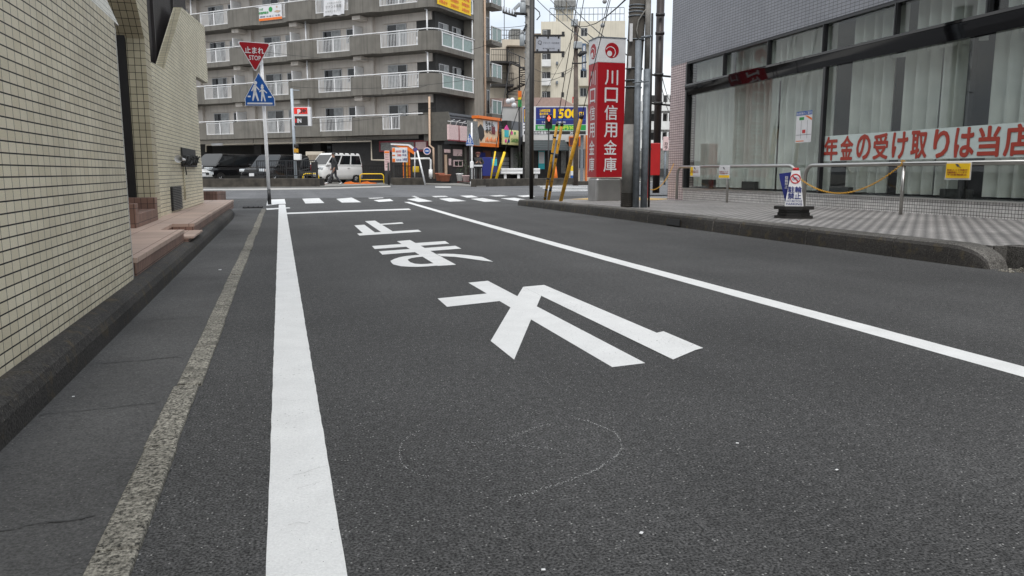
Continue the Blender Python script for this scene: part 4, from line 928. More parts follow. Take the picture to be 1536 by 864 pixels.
MB().box(FS, t1+.25, t1+.95, OFF-.5, OFF+.2, zE-.1, ps(750, 180, OFF)[1]).build('chimney', M['shopdark'], shop)
def wx(x, y=250): return ps(x, y, OFF-.35)
fb_ = OFF-.35
def sbox(name, x0, x1, y0, y1, m, d0=.003, d1=.05, parent=None):
    a, b = wx(x0, (y0+y1)/2)[0], wx(x1, (y0+y1)/2)[0]; xm = (x0+x1)/2; zt_, zb_ = wx(xm, y0)[1], wx(xm, y1)[1]
    return MB().box(FS, a, b, fb_+d0, fb_+d1, zb_, zt_).build(name, m, parent or shop)
dk = sbox('door', 664, 676.5, 224, 271, M['rust']); sbox('door_glass', 666, 671, 232, 262, M['pane'], .052, .06, dk)
sbox('wood_post', 665.5, 668, 232, 267, M['drain'], .06, .14, dk)
sbox('curtain', 679, 692, 224, 234, M['pinkboard']); sbox('curtain', 665, 674, 224, 229, M['pinkboard'], .06, .08, dk)
wv = sbox('window', 679, 692.5, 240, 250, M['pinkboard'], .003, .08); sbox('pane', 680.5, 685.2, 242, 248.5, M['pane'], .082, .09, wv); sbox('pane', 686.5, 691, 242, 248.5, M['pane'], .082, .09, wv)
sbox('round_plate', 671.5, 675, 238, 248, M['pinkboard'], .06, .09, dk)
sbox('post', 657, 661, 218, 270, M['roofside'], .0, .12); sbox('post', 694.5, 697.5, 220, 270, M['roofside'], .0, .12)
sbox('entrance', 699, 722, 226, 271, M['rust']); sbox('entrance', 723.5, 735, 226, 271, mat('red_wood', (.10, .035, .02), .7))
sbox('noren_curtain', 714, 726, 229, 242, M['navy'], .06, .09)
sbox('notice_window', 738, 761, 228, 262, M['boardgrey'], .003, .03)
mb = MB()
for i in range(5):
    for j in range(4):
        a, z_ = wx(749+i*2.6, 236+j*6.5); mb.box(FS, a, a+.25, fb_+.031, fb_+.045, z_-.25, z_)
mb.build('notices', M['signwhite'], shop)
sbox('pillar', 765, 772, 222, 262, M['whitewall'], 0, .2)
MB().box(FS, t0+1.0, t1-1.4, OFF-.34, OFF+1.3, -.05, .18).build('step', M['cloth_red'], shop)
# sign boards on the shops
def board(name, x0, x1, y0, y1, label, m, off=OFF+.45, th=.12, grp='signboards above the shop row'):
    a, b = ps(x0, (y0+y1)/2, off)[0], ps(x1, (y0+y1)/2, off)[0]; xm = (x0+x1)/2; zt_, zb_ = ps(xm, y0, off)[1], ps(xm, y1, off)[1]
    t = thing(name, FS((a+b)/2, off, zb_), label, 'sign', grp); MB().bbox(FS, a, b, off-th, off, zb_, zt_, .02).build('board', m, t); return t, a, b, zb_, zt_
for (x0, x1, y0, y1, lb) in ((673, 688.6, 187.5, 210, 'faded pink signboard nearest the corner of the grey roof'), (690, 706.5, 189.5, 211.5, 'faded pink signboard half behind the weathered pentagon board')):
    t, a, b, z0, z1 = board('signboard', x0, x1, y0, y1, lb, M['pinkboard'])
    MB().box(FS, a, b, OFF+.40, OFF+.47, z0-.06, z0).build('trim', M['redtrim'], t); MB().box(FS, b-.06, b+.0, OFF+.44, OFF+.47, z0, z1).build('trim', M['redtrim'], t)
    mb = MB()
    for q in (.2, .75): mb.tube([FS(a+(b-a)*q, OFF+.4, z1), FS(a+(b-a)*q, OFF+.5, z1+.22), FS(a+(b-a)*(q-.12), OFF+.8, z1+.28)], .02, 6)
    mb.tube([FS(a, OFF+.4, z1+.2), FS(b, OFF+.4, z1+.2)], .018, 6); mb.build('lamp_arm', M['whitemetal'], t)
t, a, b, z0, z1 = board('restaurant_sign', 714, 746, 180, 215, 'large cream restaurant sign with an orange border and black brush writing', M['peach'], OFF+.5, .2)
mb = MB(); y_ = OFF+.5; mb.box(FS, a-.1, b+.1, y_-.22, y_+.03, z0-.22, z0); mb.box(FS, b, b+.12, y_-.22, y_+.03, z0, z1); mb.box(FS, a-.05, b+.1, y_-.3, y_+.25, z1+.02, z1+.2); mb.build('border', M['orange'], t)
w_, h_ = b-a, z1-z0
MB().box(FS, a+w_*.3, b-.1, y_+.002, y_+.02, z0+h_*.55, z1-.05).build('upper_field', M['signwhite'], t)
mb = MB(); put_text(mb, 'ちゃん', FS, a+w_*.40, a+w_*.78, z0+h_*.74, z0+h_*.95, y_+.03, .05); put_text(mb, 'みそ', FS, a+w_*.42, a+w_*.66, z0+h_*.44, z0+h_*.70, y_+.03, .05); mb.prism([FS(a+w_*.05, y_+.004, z0+h_*.62), FS(a+w_*.2, y_+.004, z0+h_*.80), FS(a+w_*.33, y_+.004, z0+h_*.6), FS(a+w_*.36, y_+.004, z0+h_*.3), FS(a+w_*.2, y_+.004, z0+h_*.05), FS(a+w_*.08, y_+.004, z0+h_*.3)], FS.y*.02); mb.build('lettering', M['satin'], t)
mb = MB(); put_text(mb, '鶏', FS, a+w_*.68, a+w_*.86, z0+h_*.40, z0+h_*.76, y_+.03, .03); mb.build('lettering', M['redtrim'], t)
mb = MB()
for i in range(8): mb.tube([FS(a+w_*(.42+.065*i), y_+.02, z0+h_*.06), FS(a+w_*(.44+.065*i), y_+.02, z0+h_*(.22+.05*math.sin(i*2)))], .03, 5)
mb.build('picture', M['orange'], t)
t, a, b, z0, z1 = board('pastel_sign', 754.5, 777, 195, 217.5, 'pale yellow signboard with a pink and turquoise house picture', M['cream'], OFF+.5, .15); y_ = OFF+.5; w_, h_ = b-a, z1-z0
mb = MB(); mb.prism([FS(a+w_*.02, y_+.002, z0+h_*.98), FS(a+w_*.36, y_+.002, z0+h_*.98), FS(a+w_*.19, y_+.002, z0+h_*1.3)], FS.y*.03); mb.disc(FS, a+w_*.14, z0+h_*.25, h_*.12, y_+.002, y_+.03); mb.disc(FS, a+w_*.54, z0+h_*.80, h_*.12, y_+.002, y_+.03); mb.build('pink_roof', M['pinkbright'], t)
MB().box(FS, a+w_*.06, a+w_*.32, y_+.002, y_+.03, z0+h_*.5, z0+h_*.96).build('house_wall', M['cyan'], t)
mb = MB(); mb.disc(FS, a+w_*.33, z0+h_*.25, h_*.12, y_+.002, y_+.03); mb.build('blue_dot', M['blue'], t)
mb = MB(); mb.disc(FS, a+w_*.74, z0+h_*.80, h_*.11, y_+.002, y_+.03); put_text(mb, 'GARDEN', FS, a+w_*.5, b-w_*.03, z0+h_*.20, z0+h_*.44, y_+.01, .02); mb.build('lettering', M['green'], t)
fr, w_, h_ = panel(702, 181.5, 720, 218, 42, -dF)
t = thing('pentagon_board', fr(w_/2, 0, 0), 'weathered grey pentagon board with a slanting lower edge beside the shop sign', 'sign')
MB().prism([fr(0, 0, h_*.12), fr(0, 0, h_), fr(w_*.82, 0, h_), fr(w_*.82, 0, h_*.75), fr(w_, 0, 0), fr(w_*.55, 0, 0)], fr.y*-.06).build('board', M['boardgrey'], t)
MB().tube([fr(w_*.3, -.1, -4.2), fr(w_*.3, -.1, h_)], .05, 8).build('post', M['charcoal'], t)

# ------------------------------------------------------------------ vending machine, plants by the shop
fr, w_, h_ = panel(736.5, 236, 746, 264, 47, -dF)
t = thing('vending_machine', fr(w_/2, 0, 0), 'dark blue drink vending machine in front of the shop row', 'vending machine')
MB().bbox(fr, 0, w_, -.6, 0, 0, h_, .03).build('cabinet', M['navy'], t); MB().box(fr, w_*.12, w_*.88, .003, .03, h_*.55, h_*.92).build('display', M['cyan'], t); MB().box(fr, w_*.15, w_*.85, .003, .02, h_*.08, h_*.2).build('slot', M['black'], t)
def pot(px, py, D, r, h, m, label, plant=.0):
    b = PD(px, py, D); b[2] = max(b[2], .05); t = thing('plant_pot', b, label, 'plant pot', 'plant pots along the shop front')
    mb = MB(); mb.sm = True; mb.tube([b, b+ZZ*h*.85, b+ZZ*h*.86, b+ZZ*h], [r*.72, r*.95, r*1.08, r*1.08], 14); mb.build('pot', m, t)
    if plant:
        mb = MB(); rr_ = random.Random(int(px))
        for i in range(90):
            a = rr_.uniform(0, 6.28); e = rr_.uniform(.1, 1); q = b+ZZ*(h+plant*rr_.random())+V(math.cos(a), math.sin(a), 0)*r*1.5*e; s = .05
            d = V(rr_.gauss(0, 1), rr_.gauss(0, 1), rr_.gauss(0, 1)); d = unit(d)*s; e2 = unit(np.cross(d, V(.2, .3, 1)))*s*.5; mb.poly([q-d, q+e2, q+d, q-e2])
        mb.build('foliage', M['leaf'], t)
pot(660, 271, 46, .28, .45, M['terracotta'], 'left terracotta flower pot beside the restaurant door')
pot(667.5, 272, 45.6, .34, .4, M['terracotta'], 'wider terracotta trough beside the restaurant door')
pot(689.5, 271.5, 46, .2, .45, M['whiteplas'], 'white flower pot with a tall dark plant by the shop window', 1.2)
pot(699, 272, 45.4, .22, .35, M['pinkboard'], 'pale pink flower pot with a leafy plant by the entrance', .9)
pot(780, 262, 46, .3, .4, M['charcoal'], 'dark flower pot with a green bush behind the white guardrail', .9)

# ================================================================== FAR SIDE OF THE CROSSING
def lowwall(p0, p1, h, th, label, ends=True):
    a, b = np.array(p0), np.array(p1); a[2] = b[2] = 0; n = unit(np.cross(b-a, ZZ)); fr = Fr(a, n); fr.x = unit(b-a)
    mb = MB().bbox(fr, 0, np.linalg.norm(b-a), -th, 0, -.05, h, .03); o = mb.build('low_wall', M['lowwall']); return tag(o, label, 'low wall')
h1 = PL(481, 267.5, G(480, 281), -FH)[2]
lowwall(G(150, 283.4), G(480, 281), h1, .35, 'long dark concrete low wall in front of the parked cars')
lowwall(G(588, 277.6), G(636.5, 277.3), .42, .5, 'short dark concrete low wall under the orange pay sign')
b3 = G(862, 277.2); lowwall(G(714, 280.3), b3, .40, .4, 'dark concrete low wall behind the crossing beside the standing person')
lowwall(G(688, 275.5), G(712, 279.0), .14, .35, 'low kerb stone beside the crossing sign post')
lowwall(G(864, 277.6), G(905, 277), .22, .4, 'rounded kerb stone block behind the leaning yellow guard')
def fence(px0, px1, ytop, D0, D1, label, zb=None):
    a, b = PD(px0, 250, D0), PD(px1, 250, D1); a[2] = b[2] = 0; n = unit(np.cross(b-a, ZZ)); fr = Fr(a, n); fr.x = unit(b-a); Ln = np.linalg.norm(b-a)
    h = PD(px0, ytop, D0)[2]; z0 = zb if zb is not None else .05
    t = thing('railing_fence', fr(Ln/2, 0, z0), label, 'fence', 'thin black fences in the car park')
    mb = MB(); q = 0.
    while q < Ln: mb.box(fr, q, q+.018, -.03, -.012, z0+.08, h-.02); q += .11
    mb.build('bars', M['black'], t)
    MB().box(fr, 0, Ln, -.04, -.005, h-.02, h+.03).build('rail', M['black'], t); MB().box(fr, 0, Ln, -.04, -.005, z0+.06, z0+.1).build('rail', M['black'], t)
    q = 0.
    while q <= Ln+.01: MB().box(fr, q-.025, q+.025, -.045, 0, z0-.05, h+.02).build('post', M['black'], t); q += Ln/max(1, round(Ln/2))
fence(385, 474, 241.5, 40.6, 39.5, 'thin black bar fence on the low wall before the black cars', .5)
fence(535, 577, 249, 50, 51, 'thin black bar fence between the white van and the pay sign')
fence(590, 634, 249, 46.6, 47.4, 'thin black bar fence behind the orange pay sign', .42)

# ------------------------------------------------------------------ vehicles
def car(label, wheelbase, length, width, height, colour, body, roof, belt, px, py, D, heading, name='parked_car', rails=False, cat='car', zground=.05, wr=.31):
    """stations along the length: x, bottom, shoulder height, half width; cabin: roof polygon from the side"""
    root = thing(name, (0, 0, 0), label, cat, 'vehicles parked under the apartment block')
    W = Fr.__new__(Fr); W.o = V(0, 0, 0); W.x = V(1, 0, 0); W.y = V(0, 1, 0); W.z = ZZ; hw = width/2
    mb = MB(); mb.sm = True; sec = lambda x, z0, z1, k: [(x, s*hw*k*f, z0+(z1-z0)*g) for s, seq in ((-1, ((.80, 0), (.97, .06), (1, .35), (1, .62), (.965, .90), (.90, 1))), (1, ((.90, 1), (.965, .90), (1, .62), (1, .35), (.97, .06), (.80, 0)))) for f, g in seq]
    rings = [sec(*q) for q in body]; n = len(rings[0]); pts = [p for r in rings for p in r]; fs = []
    for i in range(len(rings)-1):
        for k in range(n): fs.append((i*n+k, (i+1)*n+k, (i+1)*n+(k+1) % n, i*n+(k+1) % n))
    fs += [list(range(n)), [(len(rings)-1)*n+i for i in range(n)][::-1]]; mb.add(pts, fs)
    # cabin: belt outline (x, z) and roof outline (x, z) with tumblehome
    (bx0, bx1), (rx0, rx1) = belt, roof; zb = body[len(body)//2][2]-.02; zr = height; kr = .80
    def cab(x, z, y): return (x, y, z)
    def lerp(a, b, t): return a+(b-a)*t
    rows = []
    for t, k in ((0, .965), (.40, .92), (.80, .875), (.94, .82), (1, .70)):
        xa, xb = lerp(bx0, rx0, t), lerp(bx1, rx1, t); z = lerp(zb, zr, t); y = hw*k; rows.append([(xa, -y, z), (xb, -y, z), (xb, y, z), (xa, y, z)])
    pts = [p for r in rows for p in r]; fs = [(i*4+k, i*4+(k+1) % 4, (i+1)*4+(k+1) % 4, (i+1)*4+k) for i in range(4) for k in range(4)]+[(16, 17, 18, 19)]
    mb.sm = False; mb.add(pts, fs); b = mb.build('body', M[colour], root)
    def side(t): # half width and x range at height fraction t
        ks = [(0, .965), (.40, .92), (.80, .875), (.94, .82), (1, .70)]; return hw*float(np.interp(t, [q[0] for q in ks], [q[1] for q in ks]))
    e = .006
    for s in (-1, 1):
        nw = 3; x_a, x_b = bx0, bx1
        for i in range(nw):
            u0, u1 = (i+.06)/nw, (i+.94)/nw
            q = []
            for u, t in ((u0, .10), (u1, .10), (u1, .80), (u0, .80)):
                xx = lerp(lerp(bx0, bx1, u), lerp(rx0, rx1, u), t); q.append(V(xx, s*(side(t)+e), lerp(zb, zr, t)))
            if s > 0: q = q[::-1]
            MB().prism(q, V(0, -s*.02, 0)).build('side_window', M['pane'], b)
    for name_, (xb_, xr_), sg in (('windscreen', (bx1, rx1), 1), ('rear_window', (bx0, rx0), -1)):
        q = []
        for t, k in ((.08, .80), (.86, .80)):
            y = side(t)*.92; q += [V(lerp(xb_, xr_, t)+sg*.012, -y, lerp(zb, zr, t)), V(lerp(xb_, xr_, t)+sg*.012, y, lerp(zb, zr, t))]
        MB().prism([q[0], q[1], q[3], q[2]], V(-sg*.025, 0, 0)).build(name_, M['pane'], b)
    for sx in (wheelbase/2, -wheelbase/2):
        for s in (-1, 1):
            y = s*(hw-.10); mb = MB(); wf = Fr(V(sx, y, wr), (0, s, 0)); mb.ring(wf, 0, 0, wr, wr*.6, -.11, .105, 22); tw = mb.build('wheel', M['tyre'], root)
            mb = MB(); mb.disc(wf, 0, 0, wr*.6, -.08, .05, 20); mb.cur = 1
            for k in range(5): a = k*1.2566; mb.tube([wf(0, .055, 0), wf(math.cos(a)*wr*.56, .06, math.sin(a)*wr*.56)], .035, 6)
            mb.build('rim', [M['charcoal'], M['rim']], tw)
            MB().ring(wf, 0, .02, wr*1.16, wr*1.0, -.05, .098, 18, 0, 180).build('wheel_arch', M['satin'], b)
    xf = body[-1][0]; xf2 = body[-2][0]
    zh = body[-2][2]-.17
    for s in (-1, 1):
        MB().bbox(W, xf2-.12, xf+.004, *sorted((s*hw*.55, s*hw*.93)), zh, zh+.16, .03).build('headlight', M['lamp'], root)
        xr0 = body[0][0]; MB().bbox(W, xr0-.012, xr0+.1, *sorted((s*hw*.76, s*hw*.93)), zb-.25, zb+.15, .02).build('tail_light', M['tail'], root)
        MB().bbox(W, bx1-.25, bx1-.05, *sorted((s*hw*.98, s*(hw+.16))), zb+.02, zb+.17, .04).build('wing_mirror', M[colour], root)
        mb = MB(); mb.box(W, -.55, -.40, *sorted((s*hw, s*(hw+.02))), zb-.16, zb-.13); mb.build('door_handle', M['rim'], root)
    MB().bbox(W, xf2, xf+.012, -hw*.52, hw*.52, zh-.02, zh+.13, .02).build('grille', M['charcoal'], root)
    MB().box(W, xf2, xf+.022, -.165, .165, body[-1][1]+.12, body[-1][1]+.285).build('number_plate', M['signwhite'], root)
    MB().bbox(W, xf-.25, xf+.015, -hw*.9, hw*.9, body[-1][1]-.02, body[-1][1]+.10, .03).build('bumper', M['satin'], root)
    if rails:
        for s in (-1, 1):
            for k in range(4): x = lerp(rx0, rx1, .12+.22*k); MB().bbox(W, x, x+.12, *sorted((s*hw*.66, s*hw*.84)), zr-.19, zr+.004, .01).build('roof_slot', M['satin'], b)
    p = PD(px, py, D); root.location = (p[0], p[1], zground); root.rotation_euler = (0, 0, heading); return root
HD = math.atan2(-dS[1], -dS[0])          # the cars face the road, square to the apartment front
suv_b = [(-2.2, .34, .95, .93), (-2.1, .28, 1.02, .97), (-.9, .25, 1.06, 1), (.5, .25, 1.06, 1), (1.2, .25, 1.03, .99), (1.9, .27, .98, .96), (2.2, .30, .90, .88), (2.28, .36, .80, .80)]
van_b = [(-2.3, .32, 1.02, .93), (-2.2, .26, 1.06, .98), (-.8, .25, 1.08, 1), (.8, .25, 1.08, 1), (1.5, .25, 1.06, .99), (2.05, .27, 1.0, .96), (2.32, .32, .88, .87)]
kei_b = [(-1.66, .30, 1.10, .96), (-1.6, .26, 1.12, 1), (-.6, .25, 1.12, 1), (.6, .25, 1.12, 1), (1.2, .26, 1.10, .99), (1.55, .27, 1.02, .97), (1.68, .34, .86, .90)]
car('black parked car with a chrome grille and white plate facing the road', 2.75, 4.6, 1.85, 1.72, 'carblack', suv_b, (-2.0, .55), (-2.12, 1.25), 416, 262, 46.0, HD+.10)
car('black parked minivan at the left beside the white car', 2.85, 4.6, 1.75, 1.80, 'carblack', van_b, (-2.15, 1.0), (-2.26, 1.75), 341, 262, 47.5, HD+.05)
car('white parked car half hidden by the tiled wall', 2.5, 3.9, 1.69, 1.45, 'carwhite', [(-1.9, .34, .9, .93), (-1.8, .27, .95, .97), (-.6, .25, .96, 1), (.7, .25, .95, 1), (1.4, .26, .88, .97), (1.85, .30, .74, .88), (1.95, .36, .66, .8)], (-1.5, .35), (-1.8, 1.05), 264, 265, 43.0, math.atan2((R0*.93-FH*.37)[1], (R0*.93-FH*.37)[0]))
car('white kei van with black roof slots parked behind the walking person', 2.2, 3.35, 1.47, 1.88, 'carwhite', kei_b, (-1.5, .62), (-1.64, 1.36), 503, 262, 49.0, HD-.16, name='parked_van', rails=True, cat='van', wr=.27)

# ------------------------------------------------------------------ people
def person(label, px, py, D, joints, rad, edges, mats, zone, height, turn, extra=None, group=None):
    p0 = PD(px, py, D); root = thing('person', (0, 0, 0), label, 'person', group)
    me = bpy.data.meshes.new('body'); keys = list(joints); me.from_pydata([joints[k] for k in keys], [(keys.index(a), keys.index(b)) for a, b in edges], [])
    o = bpy.data.objects.new('body', me); COL.objects.link(o)
    sk = o.modifiers.new('skin', 'SKIN'); sk.use_smooth_shade = True; su = o.modifiers.new('sub', 'SUBSURF'); su.levels = su.render_levels = 2
    for i, k in enumerate(keys): me.skin_vertices[0].data[i].radius = (rad[k], rad[k]*(1.25 if k in ('chest', 'waist', 'pelvis') else 1)) if isinstance(rad[k], float) else rad[k]; me.skin_vertices[0].data[i].use_root = (k == 'pelvis')
    dg = bpy.context.evaluated_depsgraph_get(); m2 = bpy.data.meshes.new_from_object(o.evaluated_get(dg)); o.modifiers.clear(); o.data = m2; bpy.data.meshes.remove(me)
    m2.name = 'body'; m2.materials.clear()
    for q in mats: m2.materials.append(M[q])
    for f in m2.polygons: f.material_index = zone(f.center); f.use_smooth = True
    o.parent = root
    if extra: extra(root, o)
    root.location = (p0[0], p0[1], .05 if p0[2] > -.02 else .0); root.rotation_euler = (0, 0, turn); root.scale = (1.12, 1.12, 1)
    return root
# walking left: local x = walking direction
J = dict(pelvis=(0, 0, .93), waist=(.01, 0, 1.08), chest=(.02, 0, 1.30), neck=(.035, 0, 1.48), head0=(.05, 0, 1.56), head=(.055, 0, 1.66), crown=(.05, 0, 1.72),
         hipl=(.0, .09, .90), kneel=(.16, .09, .50), anklel=(.36, .09, .13), toel=(.50, .10, .09), hipr=(0, -.09, .90), kneer=(-.03, -.09, .48), ankler=(-.30, -.09, .13), toer=(-.19, -.10, .035),
         shl=(.02, .18, 1.42), ell=(-.10, .23, 1.16), wrl=(.0, .22, .93), hal=(.03, .21, .84), shr=(.02, -.18, 1.42), elr=(.02, -.24, 1.15), wrr=(.15, -.22, .95), har=(.19, -.21, .87))
RAD = dict(pelvis=.115, waist=.115, chest=.125, neck=.05, head0=.07, head=.085, crown=.06, hipl=.085, kneel=.062, anklel=.045, toel=.035, hipr=.085, kneer=.062, ankler=.045, toer=.035, shl=.06, ell=.048, wrl=.036, hal=.034, shr=.06, elr=.048, wrr=.036, har=.034)
ED = [('pelvis', 'waist'), ('waist', 'chest'), ('chest', 'neck'), ('neck', 'head0'), ('head0', 'head'), ('head', 'crown'), ('pelvis', 'hipl'), ('hipl', 'kneel'), ('kneel', 'anklel'), ('anklel', 'toel'), ('pelvis', 'hipr'), ('hipr', 'kneer'), ('kneer', 'ankler'), ('ankler', 'toer'),
      ('chest', 'shl'), ('shl', 'ell'), ('ell', 'wrl'), ('wrl', 'hal'), ('chest', 'shr'), ('shr', 'elr'), ('elr', 'wrr'), ('wrr', 'har')]
def zone_walk(c):
    if c.z < .15: return 4
    if c.z > 1.50: return 3 if (c.z > 1.67 or (c.x < .03 and c.z > 1.58)) else 2
    if abs(c.y) > .155 and c.z < .95: return 2
    return 1 if c.z < .95 and abs(c.y) < .17 else 0
def hands(root, o, pts, d):
    for hp in pts:
        mb = MB(); hp = np.array(hp)
        for k in range(4): mb.tube([hp+V(.012*(k-1.5)*1.3, 0, .0), hp+V(.012*(k-1.5)*1.4, d*.01, -.045-.006*(k in (1, 2))), hp+V(.012*(k-1.5)*1.3+.006, d*.025, -.08-.008*(k in (1, 2)))], [.009, .008, .006], 6)
        mb.tube([hp+V(.025, 0, .02), hp+V(.045, d*.005, -.012), hp+V(.043, d*.015, -.04)], [.010, .009, .007], 6); mb.build('fingers', M['skin'], root)
def face(root, x, z, hairm='hair', cap=False):
    mb = MB(); 
    for s in (-1, 1): mb.tube([V(x+.072, s*.03, z), V(x+.082, s*.03, z)], .009, 6)
    mb.build('eyes', M['satin'], root)
    mb = MB(); mb.tube([V(x+.075, 0, z+.01), V(x+.10, 0, z-.03), V(x+.08, 0, z-.04)], [.009, .013, .009], 6); mb.build('nose', M['skin'], root)
    mb = MB(); mb.tube([V(x+.072, -.022, z-.068), V(x+.082, 0, z-.07), V(x+.072, .022, z-.068)], .005, 5); mb.build('mouth', M['redtrim'], root)
    for s in (-1, 1): mb = MB(); mb.bbox(WORLD, x-.015, x+.015, *sorted((s*.08, s*.098)), z-.04, z+.02, .008); mb.build('ear', M['skin'], root)
def wextra(root, o):
    off = V(0, 0, 0); hands(root, o, [J['hal'], J['har']], -1); face(root, .05, 1.655)
    # open jacket hem and a shoulder bag strap
    mb = MB(); mb.sm = True; ring = [(.155*math.cos(a), .20*math.sin(a)) for a in np.linspace(0, 2*math.pi, 17)]
    n = 17; pts = [V(x*.95+.015, y*.95, 1.22) for x, y in ring]+[V(x*1.08, y*1.05, .82) for x, y in ring]; mb.add(pts, [(i, i+1, n+i+1, n+i) for i in range(n-1)]); mb.build('jacket', M['jacket'], root)
    mb = MB(); mb.sm = True; mb.tube([V(.02, 0, 1.64), V(.03, 0, 1.69), V(.04, 0, 1.755), V(.045, 0, 1.775)], [.098, .10, .07, .02], 14); mb.build('hair', M['hair'], root)
walk_dir = math.atan2(-R0[1], -R0[0])
person('person in a dark jacket and white shoes walking past the white van', 503, 279, 42.4, J, RAD, ED, ['jacket', 'trousers', 'skin', 'hair', 'shoe'], zone_walk, 1.74, walk_dir+.15, wextra)
J2 = dict(J); J2.update(kneel=(.01, .10, .50), anklel=(.0, .11, .09), toel=(.12, .13, .035), kneer=(.01, -.10, .50), ankler=(.0, -.11, .09), toer=(.12, -.13, .035), ell=(.0, .27, 1.16), wrl=(.19, .12, 1.17), hal=(.25, .05, 1.24), elr=(.0, -.27, 1.16), wrr=(.19, -.12, 1.18), har=(.25, -.05, 1.25))
RAD2 = dict(RAD); RAD2.update(chest=.135, waist=.125, pelvis=.125, hipl=.095, hipr=.095, kneel=.072, kneer=.072, ell=.055, elr=.055, shl=.068, shr=.068, anklel=.055, ankler=.055)
def zone_stand(c):
    if c.z > 1.50: return 2
    if c.x > .215 and 1.15 < c.z < 1.35: return 2
    return 0
def sextra(root, o):
    hands(root, o, [V(.27, .05, 1.28), V(.27, -.05, 1.29)], 1); face(root, .05, 1.645)
    mb = MB(); mb.ring(Fr(V(.01, 0, 1.0), (0, 0, 1), (1, 0, 0)), 0, 0, .225, .17, 0, .09, 24); mb.build('belt', M['signwhite'], root)
    mb = MB(); mb.sm = True; mb.tube([V(.04, 0, 1.665), V(.04, 0, 1.72), V(.035, 0, 1.765), V(.03, 0, 1.78)], [.125, .126, .10, .03], 16); mb.sm = False; mb.prism([V(.09, -.08, 1.675), V(.19, -.05, 1.66), V(.205, 0, 1.66), V(.19, .05, 1.66), V(.09, .08, 1.675)], ZZ*.012); mb.build('cap', M['cap'], root)
    mb = MB(); mb.bbox(WORLD, .29, .305, -.04, .04, 1.24, 1.40, .006); mb.build('phone', M['charcoal'], root)
    for s in (-1, 1): MB().tube([V(-.01, s*.175, .92), V(-.01, s*.185, .5), V(0, s*.17, .12)], .010, 5).build('trouser_stripe', M['signwhite'], root)
toward = math.atan2(-FH[1], -FH[0])
person('person in a brown cap and black uniform with a white belt, standing by the crossing', 717, 271, 42.6, J2, RAD2, ED, ['charcoal', 'trousers', 'skin', 'hair', 'satin'], zone_stand, 1.76, toward+.2, sextra)

# ------------------------------------------------------------------ car park furniture
def hoop(px0, px1, y0, y1, D, label, m='yellow2'):
    fr, w_, h_ = panel(px0, y0, px1, y1, D); t = thing('barrier_hoop', fr(w_/2, 0, .05), label, 'barrier'); r = .18; z0 = .04; h = max(h_, .4)
    fr.o[2] = .0; h = PD((px0+px1)/2, y0, D)[2]
    MB().tube([fr(0, 0, z0)]+[fr(r-r*math.cos(a), 0, h-r+r*math.sin(a)) for a in np.linspace(0, 1.57, 6)]+[fr(w_-r+r*math.sin(a), 0, h-r+r*math.cos(a)) for a in np.linspace(0, 1.57, 6)]+[fr(w_, 0, z0)], .034, 8).build('hoop', M[m], t)
    MB().tube([fr(0, 0, h*.45), fr(w_, 0, h*.45)], .022, 8).build('crossbar', M[m], t)
hoop(540, 575.5, 260.8, 272, 47.5, 'yellow hoop barrier right of the white van')
hoop(454.5, 478, 260.5, 267, 44, 'yellow hoop barrier behind the low wall beside the grey sign pole')
for (x0, x1, D, lb) in ((515, 538, 46.5, 'orange wheel lock plate nearest the white van'), (540, 563, 47.2, 'orange wheel lock plate under the yellow hoop barrier'), (477, 487, 45.5, 'orange wheel lock plate by the end of the low wall')):
    fr, w_, h_ = panel(x0, 269.5, x1, 272.5, D); fr.o[2] = .05
    mb = MB(); mb.prism([fr(0, 0, 0), fr(w_*.12, 0, .10), fr(w_*.4, 0, .14), fr(w_*.6, 0, .07), fr(w_, 0, .06), fr(w_, 0, 0)], fr.y*-.5); tag(mb.build('wheel_lock', M['orange']), lb, 'wheel lock', 'orange wheel locks in the parking bays')
fr, w_, h_ = panel(446, 243, 457, 267, 41); t = thing('sign_back', fr(w_/2, 0, .05), 'dark framed notice stand by the end of the thin black fence', 'notice stand')
fr, w_, h_ = panel(468, 243, 476, 266, 40.5); fr.o[2] = .05
t['label'] = 'dark framed notice stand by the end of the thin black fence'; t.location = tuple(fr(w_/2, 0, 0)); hh = PD(472, 243, 40.5)[2]-.05; t.name = 'notice_stand'
for q in (0, w_): MB().box(fr, q-.03, q+.03, -.03, .03, 0, hh).build('post', M['black'], t)
MB().box(fr, .03, w_-.03, -.02, .02, hh*.55, hh).build('frame', M['satin'], t); MB().bbox(fr, -.3, w_+.3, -.25, .1, 0, .38, .02).build('base', M['satin'], t)
fr, w_, h_ = panel(459, 228, 484, 262, 52); fr.o[2] = .05; hh = PD(470, 228.5, 52)[2]
t = thing('utility_cabinet', fr(w_/2, 0, 0), 'beige louvred utility cabinet behind the white van', 'cabinet')
MB().bbox(fr, 0, w_, -.7, 0, 0, hh, .02).build('cabinet', M['beige'], t); mb = MB()
for i in range(10): mb.box(fr, .1+i*(w_-.2)/10, .1+(i+.6)*(w_-.2)/10, .002, .03, hh*.72, hh*.9)
mb.build('louvre', M['tan'], t)
